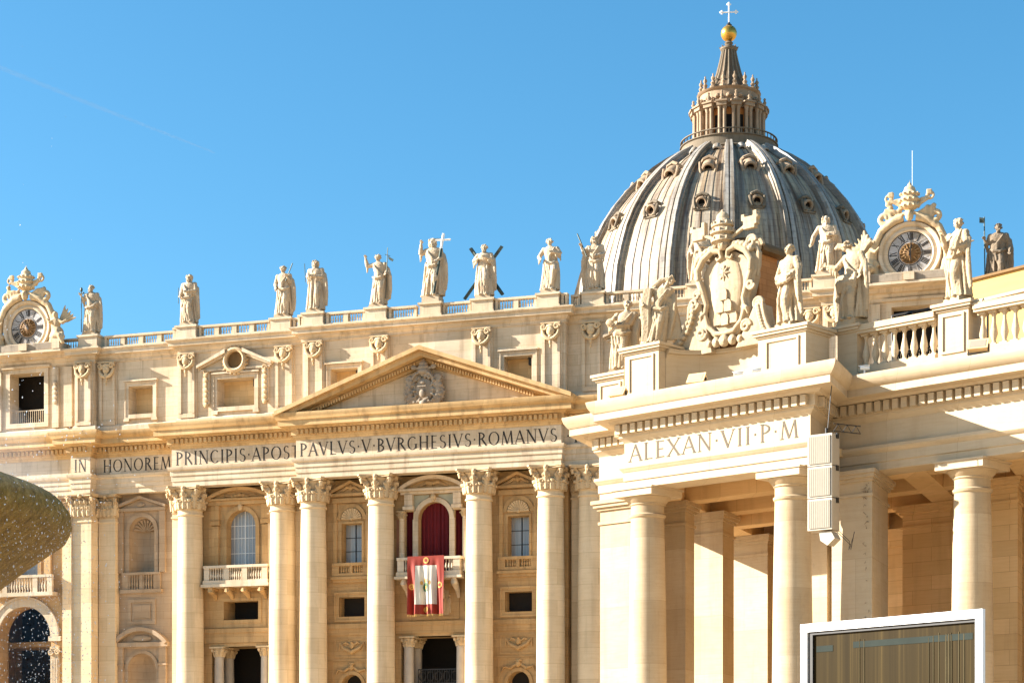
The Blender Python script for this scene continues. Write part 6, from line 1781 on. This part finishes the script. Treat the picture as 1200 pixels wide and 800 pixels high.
for s, A in ((-1, [(.6, -.2), (3.55, -.2), (3.0, .05), (2.45, .38), (2.0, .85), (1.75, 1.35), (1.68, 1.85), (1.2, 1.9), (.9, .9)]), (1, [(.6, -.2), (2.75, -.2), (2.45, .1), (2.2, .5), (2.05, .95), (1.98, 1.35), (1.55, 1.45), (1.2, .8)])):
    m = MB()
    m.slab([(s * x, z) for x, z in A], -.42, .2)
    m.tube([(s * x, -.46, z) for x, z in A[1:-2]], [.07] + [.10] * (len(A) - 5) + [.12], 8)
    tx, tz = A[-3]
    m.tube(spiral((s * (tx - .22), -.48, tz + .05), .26, 1.6, 'xz', s, 22), .085, 8)
    n = len(A) - 4
    for k in range(11):
        t = k / 10 * (n - 1); i = min(int(t), n - 2); f = t - i
        x = A[2 + i][0] + (A[3 + i][0] - A[2 + i][0]) * f; z = A[2 + i][1] + (A[3 + i][1] - A[2 + i][1]) * f
        m.ell((s * (x - .20), -.52, z - .06), (.13, .11, .11), 7, 6)
    m.tube(spiral((s * (A[1][0] - .12), -.46, .0), .16, 1.2, 'xz', -s, 14), .06, 7)
    obj('volute', sculpt('volute', m, .024, M_statw, 1, .012, .15), None, ct_)
m = MB()
for x, r in ((-.75, .15), (-.4, .2), (0, .24), (.42, .2), (.8, .16)): m.ell((x, -.38, .2 - abs(x) * .05), (r, r * .8, r * 1.1), 10, 8); m.ell((x + .08, -.5, .16), (r * .4, r * .4, r * .4), 6, 5)
obj('cherub_swag', sculpt('cherub_swag', m, .024, M_statw, 1, .012, .15), None, ct_)

# ------------------------------------------------------------------ loudspeaker column
sp_ = thing('loudspeaker_column', 'tall cream column of three stacked loudspeaker cabinets hung at the colonnade corner', 'loudspeaker', pl(9.85, -1.5, 0), PROT + radians(6))
for k in range(3):
    z1 = 13.25 - k * 1.20
    m = MB(); m.prism([(-.52, -.42), (.50, -.42), (.50, .18), (.32, .45), (-.34, .45), (-.52, .18)], z1 - 1.17, z1)
    c = obj('cabinet', m, M_spkbody, sp_)
    m = MB(); m.box(-.45, .43, -.46, -.418, z1 - 1.10, z1 - .07)
    for q in range(11): m.box(-.42 + q * .078, -.405 + q * .078, -.468, -.459, z1 - 1.08, z1 - .09)
    obj('grille', m, M_speaker, c)
    m = MB(); m.box(-.57, -.524, -.1, .06, z1 - .16, z1 + .04); m.box(.504, .55, -.1, .06, z1 - .16, z1 + .04); obj('link_plate', m, M_iron, c)
m = MB()
m.tube([(0, .1, 13.25), (0, .1, 13.55)], .05, 6); m.box(-.4, .4, .04, .16, 13.25, 13.31)
for s in (0, 1): m.tube([(.2, .3, 13.45 + .28 * s), (.85, 1.2, 13.40 + .28 * s)], .022, 5)
for k in range(6):
    t0, t1 = k / 6, (k + 1) / 6
    m.tube([(.2 + .65 * t0, .3 + .9 * t0, 13.45 - .05 * t0 + (.28 if k % 2 else 0)), (.2 + .65 * t1, .3 + .9 * t1, 13.45 - .05 * t1 + (0 if k % 2 else .28))], .016, 4)
obj('bracket', m, M_iron, sp_)
m = MB(); m.tube([(0.05, .1, 13.5), (.12, .25, 15.0), (.2, .4, 16.05)], .018, 5)
for k in range(2): m.tube([(.4 - .1 * k, .3, 9.7), (.75 + .05 * k, .5, 9.3 - .15 * k), (.62 + .08 * k, .7, 9.0), (.7 + .05 * k, .9, 9.5 + .2 * k)], .012, 4)
obj('cable', m, M_iron, sp_)
m = MB(); m.slab([(-.10, 9.62), (.40, 9.62), (.55, 9.35), (.25, 9.1), (-.05, 9.3)], -.3, .2); obj('lower_bracket', m, M_spkbody, sp_)

# black cable run and plants up the pier beside it
m = MB(); rnd = random.Random(6)
for k in range(44):
    z = rnd.uniform(6.0, 12.6) if k > 22 else rnd.uniform(11.2, 12.4)
    x = 9.5 + rnd.gauss(0, .07)
    m.tube([(x, 1.83, z), (x + rnd.uniform(-.07, .07), 1.80, z + rnd.uniform(-.05, .1)), (x + rnd.uniform(-.12, .1), 1.79, z + rnd.uniform(-.12, .12))], [.006, .013, .004], 4)
ca = obj('cable_run', m, M_statd); ca.location = (P1.x, P1.y, 0); ca.rotation_euler = (0, 0, PROT)
ca.name = 'wall_weeds'; tag(ca, 'broken line of small dark weeds and cable clips up the shaded pier beside the loudspeaker', 'weeds')
# roof-edge fittings
def floodlight(x, y, z, rz, label):
    t = thing('floodlight', label, 'floodlight', pl(x, y, z), PROT + rz, 'floodlights on the colonnade cornice')
    m = MB(); m.M = Matrix.Translation((0, 0, .28)) @ Matrix.Rotation(radians(-35), 4, 'X'); m.box(-.34, .34, -.12, .14, -.2, .2); m.box(-.38, .38, -.15, -.121, -.24, .24); obj('housing', m, M_int, t)
    m = MB(); m.M = Matrix.Translation((0, 0, .28)) @ Matrix.Rotation(radians(-35), 4, 'X'); m.box(-.3, .3, -.16, -.151, -.17, .17); obj('glass', m, M_speaker, t)
    m = MB(); m.box(-.40, -.36, -.04, .04, 0, .35); m.box(.36, .40, -.04, .04, 0, .35); m.box(-.4, .4, -.1, .1, 0, .04); m.tube([(0, .1, 0), (.05, .15, .6)], .014, 5); obj('yoke', m, M_iron, t)
floodlight(-.35, -1.35, 15.97, .1, 'boxy floodlight below the paneled pedestal left of the coat of arms')
floodlight(3.6, -1.2, 15.98, .2, 'boxy floodlight at the middle of the inscription cornice')
floodlight(14.8, WB - .75, 15.97, .3, 'boxy floodlight right of the paneled balustrade pedestal')
for i, (x, y, lab) in enumerate(((5.6, -1.2, 'small white camera left of the end pedestal on the cornice'), (6.5, -1.25, 'small white camera in front of the end pedestal panel'), (9.8, WB - .6, 'small white camera before the first balusters'))):
    t = thing('security_camera', lab, 'camera', pl(x, y, 15.96), PROT + .4)
    m = MB(); m.tube([(0, 0, 0), (0, 0, .2)], .035, 6); m.box(-.09, .09, -.09, .09, 0, .03); obj('post', m, M_white, t)
    m = MB(); m.tube([(-.16, -.05, .26), (.18, .05, .26)], .085, 10); m.box(-.22, .2, -.09, .09, .33, .35); obj('body', m, M_white, t)
# lighting truss behind the balustrade
tr = thing('lighting_truss', 'dark metal lighting truss lying behind the balustrade below the right clock', 'truss', pl(10.6, WB + 2.0, 16.6), PROT)
m = MB()
for z in (0, .65, 1.6, 2.15):
    m.tube([(-1.2, 0, z), (2.6, 0, z)], .045, 5)
for k in range(9):
    x = -1.2 + k * .475
    m.tube([(x, 0, 1.6), (x + .24, 0, 2.15), (x + .475, 0, 1.6)], .03, 4); m.tube([(x, 0, 0), (x + .24, 0, .65), (x + .475, 0, 0)], .03, 4)
for x in (-1.2, .7, 2.6): m.tube([(x, 0, -.6), (x, 0, 2.15)], .045, 5)
obj('frame', m, M_iron, tr)
for k in range(3):
    m = MB(); m.M = Matrix.Translation((-.3 + k * .95, -.1, 1.85)) @ Matrix.Rotation(radians(50), 4, 'X'); m.lathe([(.10, -.22), (.17, -.1), (.19, .22), (.16, .22), (.12, 0)], 12); obj('lamp', m, M_iron, tr)

# ------------------------------------------------------------------ palace wing on the right
pw = thing('palace_wing', 'yellow plastered palace wing with stepped cornice behind the right balustrade', 'palace', (27.0, 116.0, 0), atan2(-1.25, 1.0))
m = MB(); m.box(0, 60, 0, 18, GZ, 27.9); obj('wall', m, M_palace, pw)
m = MB(); m.box(-.12, 60, -.14, 18, 27.9, 28.0); m.box(-.2, 60, -.22, 18, 28.0, 28.55); m.box(-.35, 60, -.38, 18, 28.553, 28.72); obj('cornice', m, M_pav, pw)
m = MB(); m.box(-.1, 60, -.1, 18, 28.72, 29.95); obj('attic', m, M_palace, pw)
m = MB(); m.box(-.25, 60, -.28, 18.3, 29.95, 30.1); obj('roof', m, M_brown, pw)
m = MB(); m.tube([(1.6, -.3, 10), (1.6, -.3, 27.9)], .07, 6); obj('drainpipe', m, M_iron, pw)

# ------------------------------------------------------------------ big screen bottom right
scx = thing('video_screen', 'large dark outdoor video screen in a white frame at the bottom right', 'screen', (6.72, 45.5, 0), atan2(-1.22, 1.0))
WS, HT = 5.15, 3.83
m = MB(); m.box(.33, WS - .24, .06, .12, GZ + .6, HT - .26); obj('screen_face', m, M_screen, scx)
m = MB()
m.box(0, .20, -.05, .04, GZ, HT - .19); m.box(WS - .19, WS, -.05, .04, GZ, HT - .19); m.box(0, WS * .485, -.055, .04, HT - .19, HT); m.box(WS * .485 + .012, WS, -.055, .04, HT - .19, HT)
obj('frame', m, M_white, scx)
m = MB(); m.box(.20, .33, .0, .3, GZ, HT - .195); m.box(WS - .24, WS - .195, .0, .3, GZ, HT - .195); m.box(.33, WS - .24, .0, .3, HT - .26, HT - .195); m.box(.1, WS - .6, .14, .35, GZ, HT - .38); obj('inner_frame', m, M_iron, scx)
m = MB(); m.box(.40, .90, .052, .058, HT - .66, HT - .52); m.box(1.5, WS - .33, .052, .058, HT - .62, HT - .48)  # strips coloured as a bluish reflection across the screen
BL = plain('blue_reflection', (0.020, 0.025, 0.020), .5, 0, .5, 1.2, .04); obj('blue_reflection', m, BL, scx)
m = MB(); rnd = random.Random(3)
for k in range(15):
    x = rnd.choice((rnd.uniform(1.6, 2.9), rnd.uniform(3.6, WS - .5))); w = rnd.uniform(.006, .022); m.box(x, x + w, .045 + .0003 * k, .0575, GZ + .7, HT - .42 - rnd.uniform(0, .1))
ST = plain('pale_streak', (0.062, 0.047, 0.022), .5, 0, .3, 2, .04); obj('face_streak', m, ST, scx)  # thin paler upright strips across the screen face

# ------------------------------------------------------------------ fountain
fx, fy = -7.89, 16.0
fo = thing('fountain', 'mossy brown stone fountain bowl dripping water at the left edge', 'fountain', (fx, fy, 0), 0)
m = MB()
RK = 1.90
bp = [(.5, GZ), (.55, -.2), (.45, .6), (.6, 1.0), (.95, 1.15)]
und = [(.95, 1.16), (2.9, 1.25)]
m.lathe([(1.6, GZ), (1.6, -1.3), (.7, -1.1), (.55, -.4), (.5, .4), (.8, .68), (1.2, .72)], 40); obj('stem', m, M_moss, fo)
m = MB(); rr = 4.2 * 16 / 16
RB = 2.28 + .0
prof = [(.8, .82), (1.5, .86), (2.2, 1.0), (2.75, 1.2), (3.2, 1.45), (3.55, 1.7), (3.84, 1.93), (4.06, 2.09), (4.16, 2.16), (4.20, 2.24), (4.19, 2.34), (4.13, 2.42), (4.02, 2.46), (3.7, 2.42), (2.8, 2.2), (0, 2.1)]
m.lathe(prof, 120); obj('bowl', m, M_moss, fo, None, 60)
m = MB(); m.lathe([(2.0 * RK, 2.40), (1.2, 2.41), (0, 2.42)], 60); obj('water', m, M_water, fo)
m = MB(); m.lathe([(.7, 2.1), (.5, 3.0), (.9, 3.3), (.6, 3.9), (0, 4.1)], 24); obj('jet_head', m, M_moss, fo)
m = MB(); rnd = random.Random(77)
def drop(x, y, z, r): m.ell((x, y, z), (r, r, r * rnd.uniform(1, 2.2)), 6, 4)
for k in range(5200):
    a = rnd.uniform(-.62, .30); q = rnd.random()
    if q < .84:      # curtain falling off the rim
        r = 4.22 + rnd.gauss(-.05, .14); z = 2.4 - rnd.random() ** 1.1 * 3.6
    elif q < .90:    # droplets thrown up above the bowl
        r = rnd.uniform(3.0, 4.25); z = 2.4 + abs(rnd.gauss(0, 1.3))
    else:
        r = 4.25 + abs(rnd.gauss(0, .22)); z = rnd.uniform(.2, 3.2)
    drop(fx + r * cos(a), fy + r * sin(a), z, rnd.uniform(.0012, .0042) * (1.5 if rnd.random() < .06 else 1))
tag(obj('water_spray', m, M_water, None, None), 'fine water droplets falling and drifting around the fountain bowl', 'spray', None, 'stuff')

m = MB(); m.ell((fx + 3.75, fy - .9, 1.75), (.75, 1.7, 1.35), 28, 18)
tag(obj('water_mist', m, M_mist), 'pale veil of mist hanging at the rim of the fountain bowl', 'mist', None, 'stuff')

# ------------------------------------------------------------------ contrail
m = MB(); m.tube([(-1000, 3500, 1322), (-740, 3500, 1217), (-530, 3500, 1135)], [4.5, 3.5, 1.5], 8)
CT = plain('thin_cloud', (.8, .8, .8), 1.0, 0, .05)
cb = CT.node_tree.nodes['Principled BSDF']; cb.inputs['Alpha'].default_value = .045
tag(obj('contrail', m, CT), 'thin faint white contrail crossing the upper left sky', 'contrail')
